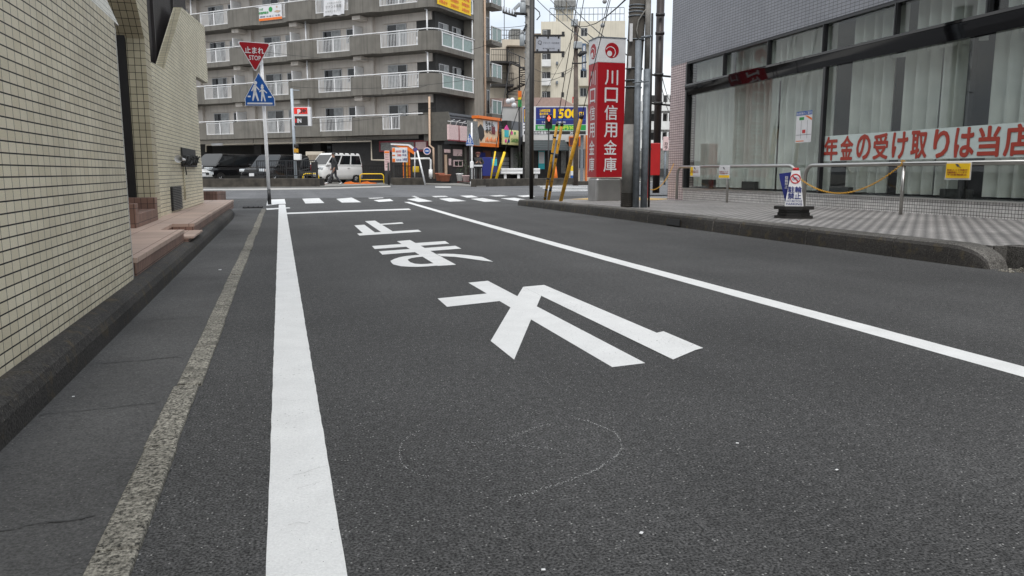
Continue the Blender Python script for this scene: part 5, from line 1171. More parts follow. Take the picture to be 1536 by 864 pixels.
# cream pipe run on the dark wall under the building
pq = lambda x, y: PL(x, y, C0-dF*0+dS*.35, dS)
t = thing('pipe_run', pq(440, 214), 'cream pipe running under the first floor balconies over the parked cars', 'pipe')
MB().tube([pq(309, 228), pq(309, 217.5), pq(330, 216.6), pq(440, 214.2), pq(557, 211.6), pq(557.5, 240), pq(580, 240.5)], .055, 8).build('pipe', M['beige'], t); MB().tube([pq(318, 216.8), pq(335, 216.3)], .10, 10).build('joint', M['whitewall'], t)
for x in (380, 450, 520): MB().tube([pq(x, 215.5), pq(x, 205)], .02, 6).build('hanger', M['charcoal'], t)
fr, w_, h_ = panel(569, 211, 642, 227.5, 51, -dS); t = thing('faded_signboard', fr(w_/2, 0, 0), 'wide faded brown signboard with a dull red frame under the balcony', 'sign')
MB().box(fr, 0, w_, -.1, 0, 0, h_).build('board', M['boardgrey'], t)
for a in ((0, w_, 0, .1), (0, w_, h_-.1, h_), (0, .1, .1, h_-.1), (w_-.1, w_, .1, h_-.1), (w_*.72, w_*.74, .1, h_-.1)): MB().box(fr, a[0], a[1], -.12, .03, a[2], a[3]).build('frame', M['redtrim'], t)
MB().box(fr, w_*.76, w_*.96, .002, .02, h_*.2, h_*.85).build('faded_picture', M['pinkboard'], t)
for x, lb in ((494, 'grey ventilation hood on the dark wall above the white van'), (541, 'grey ventilation duct on the dark wall right of the white van')):
    c = PL(x, 223, C0+dS*4.9, dS); t = thing('ventilation_hood', c, lb, 'vent'); f2 = Fr(c, -dS); MB().bbox(f2, -.35, .35, -.3, .25, -.25, .2, .05).build('hood', M['galv'], t); MB().box(f2, -.3, .3, .252, .27, -.2, .0).build('grille', M['charcoal'], t)
# red and black parking sign on a grey pole
b = PD(444, 268, 41.5); b[2] = .05; top = PD(437.3, 133, 41.5)
t = thing('parking_sign', b, 'red and black parking sign high on a grey pole in front of the cars', 'sign')
MB().tube([b, top], .075, 12).build('pole', M['greypole'], t)
fr, w_, h_ = panel(440.5, 160.5, 462, 189, 41.4); MB().bbox(fr, 0, w_+.14, -.25, 0, 0, h_, .01).build('sign_box', M['signwhite'], t)
MB().box(fr, .03, w_-.02, .002, .02, h_*.64, h_-.03).build('red_field', mat('parking_red', (.75, .02, .01), .4), t); MB().box(fr, .05, w_-.02, .002, .02, .03, h_*.52).build('black_field', M['satin'], t)
mb = MB(); put_text(mb, 'P', fr, w_*.30, w_*.48, h_*.62, h_*.86, .024, .05); put_text(mb, 'IN', fr, w_*.26, w_*.52, h_*.18, h_*.38, .024, .04); mb.build('lettering', M['signwhite'], t)
mb = MB(); put_text(mb, '24H', fr, w_*.5, w_*.9, h_*.70, h_*.90, .022, .05); mb.build('black_lettering', M['satin'], t); MB().box(fr, w_*.08, w_*.2, .02, .026, h_*.18, h_*.38).build('red_square', M['red2'], t)
fr2, w2, h2 = panel(440.5, 231, 450.5, 240, 41.3); MB().bbox(fr2, 0, w2, -.3, 0, 0, h2, .02).build('meter_box', M['whiteplas'], t)
for i, (a, c) in enumerate(((216, 221), (223, 229))): f3, w3, h3 = panel(440.4, a, 447, c, 41.38); MB().bbox(f3, 0, w3, -.15, .02, 0, h3, .03).build('yellow_band', M['yellow' if i else 'satin'], t)
MB().tube([PD(437.3, 135, 41.5), PD(449, 135.5, 41.5)], .02, 6).build('arm', M['greypole'], t)

# pay station under an orange canopy
fr, w_, h_ = panel(588, 221.5, 611, 243.5, 46.3)
t = thing('pay_sign', (fr(w_/2, 0, 0)[0], fr(w_/2, 0, 0)[1], .42), 'white car park price sign with orange blocks on two posts above the short wall', 'sign')
MB().bbox(fr, 0, w_, -.12, 0, 0, h_, .02).build('board', M['signwhite'], t); mb = MB()
for a, c in ((.02, .26), (.44, .52), (.70, .98)): mb.box(fr, .02, w_*.2, .002, .015, h_*a, h_*c)
mb.build('orange_block', M['orange'], t)
mb = MB(); put_text(mb, '60分', fr, w_*.26, w_*.62, h_*.66, h_*.84, .01, .02); put_text(mb, '200', fr, w_*.34, w_*.6, h_*.42, h_*.56, .01, .03); mb.build('red_lettering', M['red2'], t)
mb = MB(); put_text(mb, '最大', fr, w_*.68, w_*.95, h_*.64, h_*.86, .01, .01); put_text(mb, '料金', fr, w_*.68, w_*.95, h_*.42, h_*.58, .01, .01); put_text(mb, '24時間', fr, w_*.68, w_*.97, h_*.08, h_*.30, .01, .01); put_text(mb, '駐車場', fr, w_*.28, w_*.6, h_*.10, h_*.22, .01, .01); mb.build('lettering', M['navy'], t)
zz_ = fr(0, 0, 0)[2]
for q in (.04, w_*.75): MB().box(fr, q, q+.08, -.1, -.02, .4-zz_, .0).build('post', M['charcoal'], t)
fr, w_, h_ = panel(604, 217, 622, 266, 48); fr.o[2] = .05; hh = PD(613, 218, 48)[2]
t = thing('pay_machine', fr(w_/2, 0, 0), 'orange pay machine under a white edged canopy behind the price sign', 'pay machine')
MB().bbox(fr, 0, w_*.2, -.4, 0, 0, hh*.55, .03).build('machine', M['orange'], t); MB().bbox(fr, w_*.28, w_*.42, -.3, .0, 0, hh*.78, .03).build('machine', M['yellow'], t); MB().bbox(fr, w_*.48, w_*.60, -.3, .0, 0, hh*.9, .03).build('post', M['orange'], t)
MB().prism([fr(-.7, .1, hh-.02), fr(-.7, .1, hh+.06), fr(w_*.5, .1, hh+.02), fr(w_*1.12, .1, hh-.34), fr(w_*1.12, .1, hh-.42), fr(w_*.5, .1, hh-.08)], fr.y*-1.2).build('canopy', M['whitemetal'], t)
MB().prism([fr(-.6, .06, hh-.025), fr(w_*.5, .06, hh-.085), fr(w_*1.05, .06, hh-.42), fr(w_*.98, .06, hh-.62), fr(w_*.3, .06, hh-.3)], fr.y*-.06).build('fascia', M['orange'], t)
fr, w_, h_ = panel(618.5, 249.5, 628, 258.5, 47.5); zz_ = fr.o[2]
tag(MB().bbox(fr, 0, w_, -.3, 0, 0, h_, .04).build('yellow_board', M['yellow2']), 'small yellow board behind the thin fence by the pay machine', 'board')
fr, w_, h_ = panel(576.5, 226, 584.5, 256, 46); t = thing('price_board', (*fr(w_/2, 0, 0)[:2], .05), 'tall narrow pink price board left of the car park sign', 'sign')
zz_ = fr.o[2]; MB().bbox(fr, 0, w_, -.1, 0, 0, h_, .02).build('board', M['pinkboard'], t); MB().box(fr, 0.02, w_-.02, .001, .012, h_*.88, h_*.97).build('heading', M['orange'], t); MB().bbox(fr, 0.0, w_, -.1, -.002, .05-zz_, -.01, .01).build('stand', M['charcoal'], t)
mb = MB()
for i in range(6): put_text(mb, '駐車場', fr, w_*.2, w_*.8, h_*(.76-.12*i), h_*(.83-.12*i), .004, 0)
mb.build('lettering', M['redtrim'], t)
b = PD(583, 276, 45); b[2] = 0; tag(MB().tube([b, PD(582.5, 244, 45)], .06, 8).build('bollard_post', M['satin']), 'black post between the pink price board and the short wall', 'post')
def nopark(px, py, r_px, D, label, pole=None, mtl='redtrim', stripe=True, loc=None):
    c = PD(px, py, D); fr = Fr(c, -FH); r = r_px*D/F_PX; t = thing('round_sign', pole[0] if pole is not None else c, label, 'sign')
    mb = MB(); mb.disc(fr, 0, 0, r, -.02, .004, 24); mb.build('disc', M[mtl], t); MB().disc(fr, 0, 0, r*.72, .004, .010, 24).build('centre', M['blue'], t)
    if stripe: MB().prism([fr(-r*.58, .011, r*.42), fr(-r*.42, .011, r*.58), fr(r*.58, .011, -r*.42), fr(r*.42, .011, -r*.58)], fr.y*.003).build('slash', M[mtl], t)
    else: MB().box(fr, -r*.42, r*.42, .011, .014, -r*.14, r*.14).build('white_bar', M['signwhite'], t)
    if pole is not None: MB().tube(list(pole), .035, 8).build('pole', M['whitemetal'], t)
    return t
nopark(623, 224.5, 3.6, 45.8, 'small round red and blue sign on a white post by the pay machine', [PD(622, 266, 46), PD(622.4, 222, 46)])
nopark(640.5, 226.5, 5.6, 47.5, 'larger round blue sign with a pale ring on the dark wall', None, 'pinkboard', False)
b = PD(638, 276.5, 45.2); b[2] = 0; tag(MB().tube([b, PD(626, 226, 45.4)], .05, 8).build('leaning_post', M['whitemetal']), 'white post leaning to the left by the short wall', 'post')
t = thing('conduit', PD(640, 240, 48), 'white conduit bent down to a fat lower sleeve beside the short wall', 'pipe')
MB().tube([PD(616, 238, 48), PD(644, 237.8, 48), PD(646, 240, 48), PD(646, 268, 48)], .06, 8).build('pipe', M['whiteplas'], t); MB().tube([PD(646, 254, 47.9), PD(646, 266, 47.9)], .12, 10).build('sleeve', M['whiteplas'], t)

# ------------------------------------------------------------------ crossing signs
def ped_sign(fr, w_, h_, parent):
    """blue five sided crossing sign with two walking figures"""
    o = [(0, 0), (w_, 0), (w_, h_*.22), (w_*.5, h_), (0, h_*.22)]
    def rs_(k): return [(w_/2+(a-w_/2)*k, h_*.36+(b-h_*.36)*k) for a, b in o]
    MB().prism([fr(a, 0, b) for a, b in o], fr.y*-.02).build('sign_plate', M['signwhite'], parent); MB().prism([fr(a, .002, b) for a, b in rs_(.955)], fr.y*.002).build('blue_field', M['blue'], parent)
    mb = MB(); y = .006; Y = fr.y*.001
    def pol(q): mb.prism([fr(a*w_, y, b*h_) for a, b in q], Y)
    def limb(a, b, r0, r1):
        a, b = np.array(a), np.array(b); d = unit(b-a); n = np.array((-d[1]*.9, d[0]))*.82
        pol([a-n*r0, b-n*r1, b+n*r1, a+n*r0])
    pol([(.08, .05), (.92, .05), (.92, .10), (.08, .10)]); pol([(.10, .26), (.20, .26), (.20, .305), (.10, .305)]); pol([(.78, .25), (.90, .25), (.90, .295), (.78, .295)])
    mb.disc(fr, .375*w_, .69*h_, .062*w_, y, y+.001, 16); mb.disc(fr, .60*w_, .55*h_, .05*w_, y, y+.001, 16); pol([(.55, .59), (.66, .59), (.60, .66)])
    limb((.36, .63), (.345, .42), .055, .07); limb((.34, .43), (.27, .18), .05, .035); limb((.36, .43), (.45, .15), .05, .035); limb((.33, .60), (.24, .44), .03, .022); limb((.38, .60), (.50, .47), .028, .02); limb((.25, .18), (.29, .16), .02, .02)
    limb((.60, .50), (.605, .36), .045, .06); limb((.59, .37), (.555, .14), .04, .028); limb((.62, .37), (.68, .14), .04, .028); limb((.58, .48), (.50, .42), .024, .018); limb((.63, .48), (.75, .385), .024, .018)
    mb.build('figures', M['signwhite'], parent)
bse = G(404.5, 307); top = PD(391.5, 84, np.dot(bse-EYE, FH)); Dn = float(np.dot(bse-EYE, FH))-.11
nst = unit(V(-.15, -1, 0)); nst = unit(-FH+R0*.10)
t = thing('stop_sign', bse, 'red triangular stop sign above a blue crossing sign on a white post', 'road sign')
MB().tube([bse, bse+(top-bse)*.32, top], .038, 14).build('pole', M['whitemetal'], t); MB().tube([bse-ZZ*.02, bse+(top-bse)*.105], .043, 14).build('pole_foot', M['black'], t)
fr, w_, h_ = panel(356.5, 61.5, 407.5, 107, Dn, nst); fr.x = unit(fr.x-ZZ*.055)
def tri(k, rr=.06):
    c = (w_/2, h_*.64); o = [(0.0, h_), (w_, h_), (w_/2, 0)]; q = []
    for i in range(3):
        p = np.array(o[i]); a, b = np.array(o[i-1]), np.array(o[(i+1) % 3])
        q += [p+unit(a-p)*w_*rr, p+(unit(a-p)+unit(b-p))*w_*rr*.42, p+unit(b-p)*w_*rr]
    return [(c[0]+(a-c[0])*k, c[1]+(b-c[1])*k) for a, b in q]
MB().prism([fr(a, 0, b) for a, b in tri(1)], fr.y*-.02).build('sign_plate', M['signwhite'], t); MB().prism([fr(a, .003, b) for a, b in tri(.92)], fr.y*.002).build('red_field', M['stopred'], t)
mb = MB(); put_text(mb, '止まれ', fr, w_*.22, w_*.78, h_*.62, h_*.83, .007, .022); put_text(mb, 'STOP', fr, w_*.335, w_*.68, h_*.40, h_*.55, .007, .012); mb.build('lettering', M['signwhite'], t)
fr, w_, h_ = panel(366.5, 108.5, 411.5, 159, Dn, nst); ped_sign(fr, w_, h_, t); MB().box(fr, w_*.35, w_*.75, -.06, -.022, h_*.2, h_*.28).build('bracket', M['galv'], t)
b = PD(708, 275, 41); b[2] = 0; t = thing('crossing_sign', b, 'small blue crossing sign on a white post beside the standing person', 'road sign')
MB().tube([b, PD(707.5, 184, 41)], .045, 10).build('pole', M['whitemetal'], t); fr, w_, h_ = panel(699, 199, 710.5, 218.5, 40.9); ped_sign(fr, w_, h_, t); MB().tube([b+ZZ*.0, b+ZZ*.25], .1, 10).build('foot', M['whitemetal'], t); MB().bbox(Fr(b+ZZ*.95, -FH), -.09, .09, -.05, .12, 0, .35, .03).build('control_box', M['whitemetal'], t)

# ------------------------------------------------------------------ guardrails, guy wire covers at the far corner
for (x0, x1, D, lb) in ((752, 784, 43.5, 'white guardrail section in front of the shop row'), (799, 810, 45, 'white guardrail section right of the black pole')):
    fr, w_, h_ = panel(x0, 252.5, x1, 261, D); t = thing('guardrail', (*fr(w_/2, 0, 0)[:2], .05), lb, 'guardrail', 'white guardrails across the junction'); zz_ = fr.o[2]
    mb = MB(); mb.prism([fr(0, a, b) for a, b in ((0, 0), (.05, .02), (.05, h_*.3), (.0, h_*.45), (.05, h_*.6), (.05, h_-.02), (0, h_), (-.03, h_), (-.03, 0))], fr.x*w_); mb.build('beam', M['whitemetal'], t)
    for q in (.15, w_-.3): MB().box(fr, q, q+.14, -.14, -.031, .05-zz_, h_*.8).build('post', M['whitemetal'], t)
for (xb, yb, xt, yt, D, r, lb) in ((736, 269, 743, 227, 42.3, .045, 'thin yellow guy wire cover beside the vending machine'), (744, 269, 757, 228, 42.6, .075, 'thick yellow guy wire cover in front of the white guardrail')):
    a, b = PD(xb, yb, D), PD(xt, yt, D+.2); t = thing('guy_wire_cover', a, lb, 'guy wire', 'yellow guy wire covers across the junction'); MB().tube([a, b], r, 10).build('cover', M['yellow2'], t); MB().tube([b, b+(b-a)*3.2], .02, 6).build('wire', M['wirem'], t)
# leaning guards on the near corner with their wires
for (xb, yb, xt, yt, r, lb, blk) in ((817, 299.5, 835.4, 187.5, .031, 'left yellow and black guy wire cover on the near corner', (.02, .13, .28, .62, .83)), (823, 299.5, 842.7, 187.5, .033, 'second yellow and black guy wire cover with a wide black band', (.12, .57)), (841, 302, 872, 176, .043, 'tallest and thickest leaning yellow guy wire cover next to the red sign tower', (.0,))):
    a = G(xb, yb, .09); D = float(np.dot(a-EYE, FH)); b = PD(xt, yt, D-.5); top = PD(xb+(xt-xb)*(yb+260)/(yb-yt), -260, D-2.4)
    t = thing('guy_wire_cover', a, lb, 'guy wire', 'yellow guy wire covers on the near corner'); MB().tube([a, b], r, 14).build('cover', M['yellow'], t); MB().tube([b-(b-a)*.012, b+(b-a)*.03], r*1.12, 12).build('cap', M['satin'], t)
    for q in blk:
        wd = .06 if q in (.12, .57) else .022
        if blk != (.0,): MB().tube([a+(b-a)*q, a+(b-a)*(q+wd)], r*1.05, 14).build('black_band', M['satin'], t)
    for q in (.25, .5, .75): MB().tube([a+(b-a)*q-FH*r, a+(b-a)*q-FH*(r+.02)], .012, 6).build('bolt', M['satin'], t)
    MB().tube([b+(b-a)*.03, top], .008, 6).build('wire', M['wirem'], t)

# ------------------------------------------------------------------ sign tower of the bank
bT = G(906, 303, .07); dT = unit(V(bT[0], bT[1], 0)); aT = math.radians(23); nT = unit(-dT*math.cos(aT)+np.cross(dT, ZZ)*math.sin(aT)); DT = float(np.dot(bT-EYE, FH)); zB_ = .065
fr, w_, h_ = panel(895.5, 57, 936.5, 303.5, DT, nT); fr.o[2] = zB_; hh = float(PL(916, 57, PD(916, 200, DT), nT)[2])-zB_; dep = .55
kx = .985
t = thing('sign_tower', fr(w_/2, -dep/2, 0), 'red and white bank sign tower with white vertical lettering on a steel base', 'sign')
zR0 = float(PL(916, 266, PD(916, 200, DT), nT)[2])-zB_; zR1 = float(PL(916, 94, PD(916, 200, DT), nT)[2])-zB_
MB().bbox(fr, .01, w_-.01, -dep+.01, -.01, -.01, zR0-.01, .05).build('base', M['brushed'], t)
MB().bbox(fr, 0, w_, -dep, 0, zR0, zR1, .008).build('red_panel', M['red'], t); MB().bbox(fr, 0, w_, -dep, 0, zR1+.002, hh, .008).build('white_panel', M['signwhite'], t); MB().box(fr, -.012, w_+.012, -dep-.012, .012, hh, hh+.02).build('top_cap', M['galv'], t)
for f2, W2 in ((fr, w_), (Fr(fr(0, -dep, 0), -fr.x), dep), (Fr(fr(w_, 0, 0), fr.x), dep), (Fr(fr(w_, -dep, 0), -fr.y), w_)):
    mb = MB(); N6 = '川口信用金庫'; cell = (zR1-zR0-.14)/6
    for i, ch in enumerate(N6):
        z1 = zR1-.16-cell*i*.965; put_text(mb, ch, f2, W2*.5-.155, W2*.5+.155, z1-cell*.80, z1, .004, .012)
    mb.build('lettering', M['signwhite'], t)
    cz = zR1+(hh-zR1)*.5; R_ = .165; mb = MB(); mb.disc(f2, W2*.5, cz, R_, .001, .004, 36); mb.build('emblem_disc', M['red'], t)
    mb = MB(); mb.disc(f2, W2*.5-R_*.36, cz-R_*.42, R_*.36, .004, .006, 24)
    def arcband(cx, cz_, r0, r1, a0, a1):
        n = 20; q = [(cx+r0*math.cos(math.radians(a0+(a1-a0)*i/n)), cz_+r0*math.sin(math.radians(a0+(a1-a0)*i/n))) for i in range(n+1)]; q2 = [(cx+r1*math.cos(math.radians(a0+(a1-a0)*i/n)), cz_+r1*math.sin(math.radians(a0+(a1-a0)*i/n))) for i in range(n+1)]
        for i in range(n): mb.prism([f2(q[i][0], .004, q[i][1]), f2(q[i+1][0], .004, q[i+1][1]), f2(q2[i+1][0], .004, q2[i+1][1]), f2(q2[i][0], .004, q2[i][1])], f2.y*.002)
    arcband(W2*.5-R_*.22, cz-R_*.24, R_*.76, R_*.66, 150, -60); mb.build('emblem', M['signwhite'], t)

# ------------------------------------------------------------------ poles on the near corner
b = G(797, 298.5, .08); D = float(np.dot(b-EYE, FH)); t = thing('black_pole', b, 'slim black steel pole holding a hanging silver sign', 'pole')
MB().tube([b, PD(797.3, 180, D), PD(798.5, -60, D)], [.052, .06, .066], 14).build('pole', M['satin'], t)
sg = thing('hanging_sign', PD(822, 66, D), 'silver hanging sign with thin script lettering held by the black pole', 'sign')
fr, w_, h_ = panel(803.5, 54.5, 841, 77, D); MB().bbox(fr, 0, w_, -.03, 0, 0, h_, .01).build('plate', M['sgrey'], sg)
for z in (-.02, h_+.02): MB().box(fr, -.14, w_+.10, -.04, .01, z-.02, z+.02).build('arm', M['satin'], sg)
for q in (.04, w_*.5, w_-.05):
    for z in (0, h_-.05): MB().box(fr, q-.02, q+.02, -.035, .008, z, z+.05).build('clip', M['satin'], sg)
mb = MB(); put_text(mb, 'Q', fr, w_*.08, w_*.25, h_*.42, h_*.72, .003, 0); put_text(mb, 'クオリティ株式会社', fr, w_*.30, w_*.94, h_*.50, h_*.62, .003, .0); put_text(mb, '◆ 不動産 賃貸 管理', fr, w_*.28, w_*.76, h_*.13, h_*.23, .003, 0); mb.build('lettering', M['greyink'], sg)
bb = PD(791.5, 268, 44); bb[2] = .05
t = thing('utility_pole', bb, 'pale concrete utility pole with transformers behind the black pole', 'utility pole', 'utility poles around the junction')
tp = PD(792, -40, 44); MB().tube([bb, tp], [.17, .15], 14).build('pole', M['poleconc2'], t)
def at(px, py): return PD(px, py, 43.8)
for (x0, y0, x1, y1, lb) in ((780, 4, 788.5, 20, 'transformer'), (779.5, 52, 787, 69, 'transformer')):
    c, e = at((x0+x1)/2, y1), at((x0+x1)/2, y0); r = (x1-x0)/2*43.8/F_PX; mb = MB(); mb.sm = True; mb.tube([c, c+ZZ*.02, e-ZZ*.04, e], [r*.85, r, r, r*.8], 14); mb.build(lb, M['transf'], t)
    for k in (-1, 0, 1): MB().tube([e+R0*k*r*.5, e+R0*k*r*.5+ZZ*.25], [.05, .03], 6).build('insulator', M['insul'], t)
MB().prism([at(770, 12), at(772, 15.5), at(781, 7), at(779, 3)], FH*.25).build('switch_box', M['transf'], t)
MB().tube([at(754, 18), at(775, 24.5)], .06, 6).build('cross_arm', M['satin'], t); MB().tube([at(771, 20), at(791, 21)], .08, 6).build('cross_arm', M['satin'], t)
for i in range(5): p = at(755+i*4.5, 18+i*1.3); MB().tube([p, p+ZZ*.3], [.06, .035], 6).build('insulator', M['insul'], t)
MB().tube([at(787, 8), at(800, 10), at(809, 18), at(810, 24), at(805, 30)], .03, 6).build('jumper_cable', M['wirem'], t)
MB().tube([at(783, 50), at(786, 44), at(790, 36), at(784, 55), at(788, 66)], .04, 6).build('jumper_cable', M['wirem'], t)
mb = MB()
for i in range(9): p = at(787.5, 25+i*9); mb.tube([p, p+FH*-.1], .03, 5)
mb.build('climbing_step', M['galv'], t)
bb = PD(863.5, 278, 43); bb[2] = .0
t = thing('utility_pole', bb, 'slender brown utility pole behind the leaning yellow guards', 'utility pole', 'utility poles around the junction')
tp = PD(864, 29, 43); MB().tube([bb, tp], [.145, .11], 12).build('pole', M['brownpole'], t)
def at3(px, py): return PD(px, py, 42.8)
c = at3(861.5, 29); MB().bbox(Fr(c, -FH), -.16, .17, -.2, .15, -.35, 0, .03).build('top_box', M['transf'], t)
c = at3(866, 73); MB().bbox(Fr(c, -FH), -.2, .25, -.2, .2, 0, .35, .03).build('junction_box', M['transf'], t)
MB().tube([at3(868, 84), at3(872, 80), at3(880, 78)], [.1, .14, .07], 8).build('cable_bundle', M['wirem'], t); MB().tube([at3(858, 95), at3(871, 95), at3(880, 93)], .04, 6).build('bracket', M['satin'], t)
bb = G(940, 311.5, SW-.01); D = float(np.dot(bb-EYE, FH)); D2 = D+.05
t = thing('utility_pole', bb, 'thick dark concrete utility pole beside the sign tower, with a pale lower wrap', 'utility pole', 'utility poles around the junction')
def atp(px, py, d=0.): return PD(px, py, D+d)
tp = atp(958, -20); k = D/F_PX
ax = lambda y: 940+(958-940)*(311.5-y)/331.5
MB().tube([bb, atp(ax(150), 150), tp], [9*k, 11*k, 12.3*k], 20).build('pole', M['poleconc'], t)
MB().tube([atp(ax(290), 290), atp(ax(187), 187)], [8.9*k*1.06, 10.4*k*1.06], 20).build('wrap', M['poleconc2'], t)
mb = MB()
for i in range(7): yv_ = 308-i*3; mb.tube([atp(ax(yv_), yv_), atp(ax(yv_-1), yv_-1)], 9.2*k*1.07, 20)
mb.build('guard_mesh', M['poleconc'], t)
for yv_ in (10, 15, 20, 26, 61, 104, 122, 132): MB().tube([atp(ax(yv_), yv_), atp(ax(yv_-1.6), yv_-1.6)], 12.6*k, 20).build('band', M['galv'], t)
for a, c_ in ((35, 62), (84, 102)): f2, w2, h2 = panel(944.5-(2 if a > 60 else 0), a, 949-(2 if a > 60 else 0), c_, D-13*k); MB().box(f2, 0, w2, -.02, 0, 0, h2).build('number_plate', M['signwhite'], t)
for (xb, xt, yt, rp, mm) in ((953.5, 957.8, 61, 4.7, 'galv'), (965.5, 970.8, 104, 5.0, 'galv')):
    p0 = G(xb, 313, SW-.02); d0 = float(np.dot(p0-EYE, FH)); MB().tube([p0, PD(xt, yt, d0)], rp*k, 16).build('cable_guard', M[mm], t)
p0 = G(966, 313, SW-.02); d0 = float(np.dot(p0-EYE, FH)); MB().tube([PD(970.5, 104, d0), PD(973, -20, d0)], 4*k, 14).build('cable_tube', M['poleconc2'], t)
MB().tube([PD(973, 312, d0+.12), PD(978.5, 20, d0+.12)], 1.6*k, 8).build('cable', M['satin'], t)
MB().tube([PD(958, 61, d0), PD(955, 45, d0), PD(958, 30, d0), PD(966, 18, d0), PD(972, 10, d0)], .012, 6).build('cable', M['poleconc2'], t); MB().tube([PD(962, 56, d0-.05), PD(978, 54, d0-.05)], .02, 6).build('clamp', M['galv'], t); MB().tube([PD(949, 124, d0-.09), PD(973, 122, d0-.09)], .012, 6).build('clamp', M['galv'], t)
bb = PD(984, 283, 24); bb[2] = .1; t = thing('utility_pole', bb, 'dark brown steel pole between the red box and the bank wall', 'utility pole', 'utility poles around the junction')
MB().tube([bb, PD(991.5, -20, 24)], [5.2*24/F_PX, 5.7*24/F_PX], 14).build('pole', M['rust'], t)
for yv_ in (22, 50, 112, 155): x = 984+(991.5-984)*(283-yv_)/303; MB().tube([PD(x-6.5, yv_, 23.8), PD(x+6.5, yv_, 23.8)], .05, 8).build('band', M['satin'], t)
for yv_ in (112, 155): MB().tube([PD(976, yv_, 23.8), PD(1006, yv_+3, 23.8)], .03, 6).build('bracket', M['satin'], t)
# red box on a red post
b = G(974, 296, SW); D = float(np.dot(b-EYE, FH)); fr, w_, h_ = panel(972.5, 214.5, 990.5, 263, D)
t = thing('red_box', (b[0], b[1], SW), 'plain bright red box on a red post between the poles and the bank', 'post box'); zz_ = fr.o[2]
MB().bbox(fr, 0, w_, -.3, 0, 0, h_, .012).build('box', M['red2'], t); MB().box(fr, .01, .07, -.2, -.1, SW-zz_-.02, .0).build('post', M['red2'], t); MB().box(fr, w_*.05, w_*.25, .001, .006, h_*.80, h_*.84).build('slot', M['charcoal'], t)

# ------------------------------------------------------------------ signal, big parking board, pole signs
fr, w_, h_ = panel(784, 159.5, 880, 202.5, 52)
t = thing('parking_board', fr(w_/2, 0, 0), 'huge blue car park board with a yellow price above green and black strips', 'sign')
MB().box(fr, 0, w_, -.3, 0, 0, h_).build('board', M['signwhite'], t)
def fl(name, a0, a1, b0, b1, m, y=.004): MB().box(fr, w_*a0, w_*a1, .001, y, h_*b0, h_*b1).build(name, M[m], t)
fl('blue_field', .205, .99, .37, .97, 'navy'); fl('light_strip', .21, .985, .52, .56, 'blue', .007); fl('green_strip', .20, .99, .16, .355, 'green'); fl('black_strip', .02, .99, .02, .14, 'satin'); fl('side_field', .01, .09, .42, .96, 'navy'); fl('side_yellow', .025, .075, .46, .90, 'bannery', .007); fl('side_red', .03, .07, .66, .86, 'red2', .009); fl('side_green', .03, .07, .47, .58, 'green', .009)
for q in (.22, .32): fl('side_bar', .01, .17, q, q+.03, 'satin')
mb = MB(); T = lambda s, a0, a1, b0, b1, bo=.02: put_text(mb, s, fr, w_*a0, w_*a1, h_*b0, h_*b1, .009, bo)
T('1500', .485, .86, .60, .90, .04); T('円', .885, .95, .59, .80, .02); T('24時間営業', .265, .43, .80, .90); T('最大料金', .265, .40, .69, .785); mb.build('yellow_lettering', M['bannery'], t)
mb = MB(); T('全日最大', .265, .36, .61, .67, .01); T('空 車', .3, .36, .41, .48, .01); T('月極', .53, .60, .41, .48); T('案内', .61, .67, .41, .48); T('利用料', .235, .34, .20, .32); T('駐車場用地募集中', .045, .42, .03, .125, .02); T('24H', .74, .80, .04, .12, .02); mb.build('white_lettering', M['signwhite'], t)
mb = MB(); T('100円/30分', .55, .87, .19, .33, .02); mb.build('price_lettering', mat('lime', (.55, .72, .05), .5), t)
for q in (.06, .5, .94): MB().box(fr, w_*q-.1, w_*q+.1, -.5, -.31, -fr.o[2], h_*.9).build('post', M['galv'], t)
fr, w_, h_ = panel(818, 171.5, 828.5, 193, 44); t = thing('pedestrian_signal', fr(w_/2, 0, 0), 'black pedestrian signal showing a red standing figure', 'traffic signal')
MB().bbox(fr, 0, w_, -.25, 0, 0, h_, .03).build('housing', M['black'], t)
for z in (.52, .02): MB().ring(fr, w_/2, h_*(z+.22), w_*.46, w_*.42, 0, .12, 18, 0, 180).build('hood', M['satin'], t)
mb = MB(); mb.disc(fr, w_/2, h_*.86, w_*.11, .004, .012, 12); mb.box(fr, w_*.36, w_*.64, .004, .012, h_*.66, h_*.81); mb.box(fr, w_*.40, w_*.48, .004, .012, h_*.53, h_*.66); mb.box(fr, w_*.52, w_*.60, .004, .012, h_*.53, h_*.66); mb.box(fr, w_*.27, w_*.35, .004, .012, h_*.68, h_*.80); mb.box(fr, w_*.65, w_*.73, .004, .012, h_*.68, h_*.80); mb.build('red_figure', M['redlight'], t)
p0 = fr(w_/2, -.12, 0); MB().tube([p0, V(p0[0], p0[1], .05)], .04, 8).build('post', M['charcoal'], t)
b = PD(779.5, 250, 46); t = thing('pole_signs', (b[0], b[1], .05), 'thin black post with a striped red, yellow and green plate and round white lamps', 'sign')
MB().tube([V(b[0], b[1], .05), PD(779, 135, 46)], .06, 8).build('pole', M['satin'], t); fr, w_, h_ = panel(777, 136, 782.5, 160.5, 45.9); 
for a, c_, m in ((0, .45, 'green'), (.45, .6, 'yellow2'), (.6, 1, 'orange')): MB().bbox(fr, 0, w_, -.05, 0, h_*a, h_*c_-.01, .01).build('plate', M[m], t)
for (x, y, r) in ((762.5, 152, 4), (768.5, 150.5, 4), (771, 158, 4)):
    c = PD(x, y, 45.8); mb = MB(); mb.sm = True; rr = r*45.8/F_PX; mb.tube([c+ZZ*rr*math.sin(a) for a in np.linspace(-1.5, 1.5, 7)], [rr*math.cos(a) for a in np.linspace(-1.5, 1.5, 7)], 12); mb.build('lamp_globe', M['signwhite'], t)
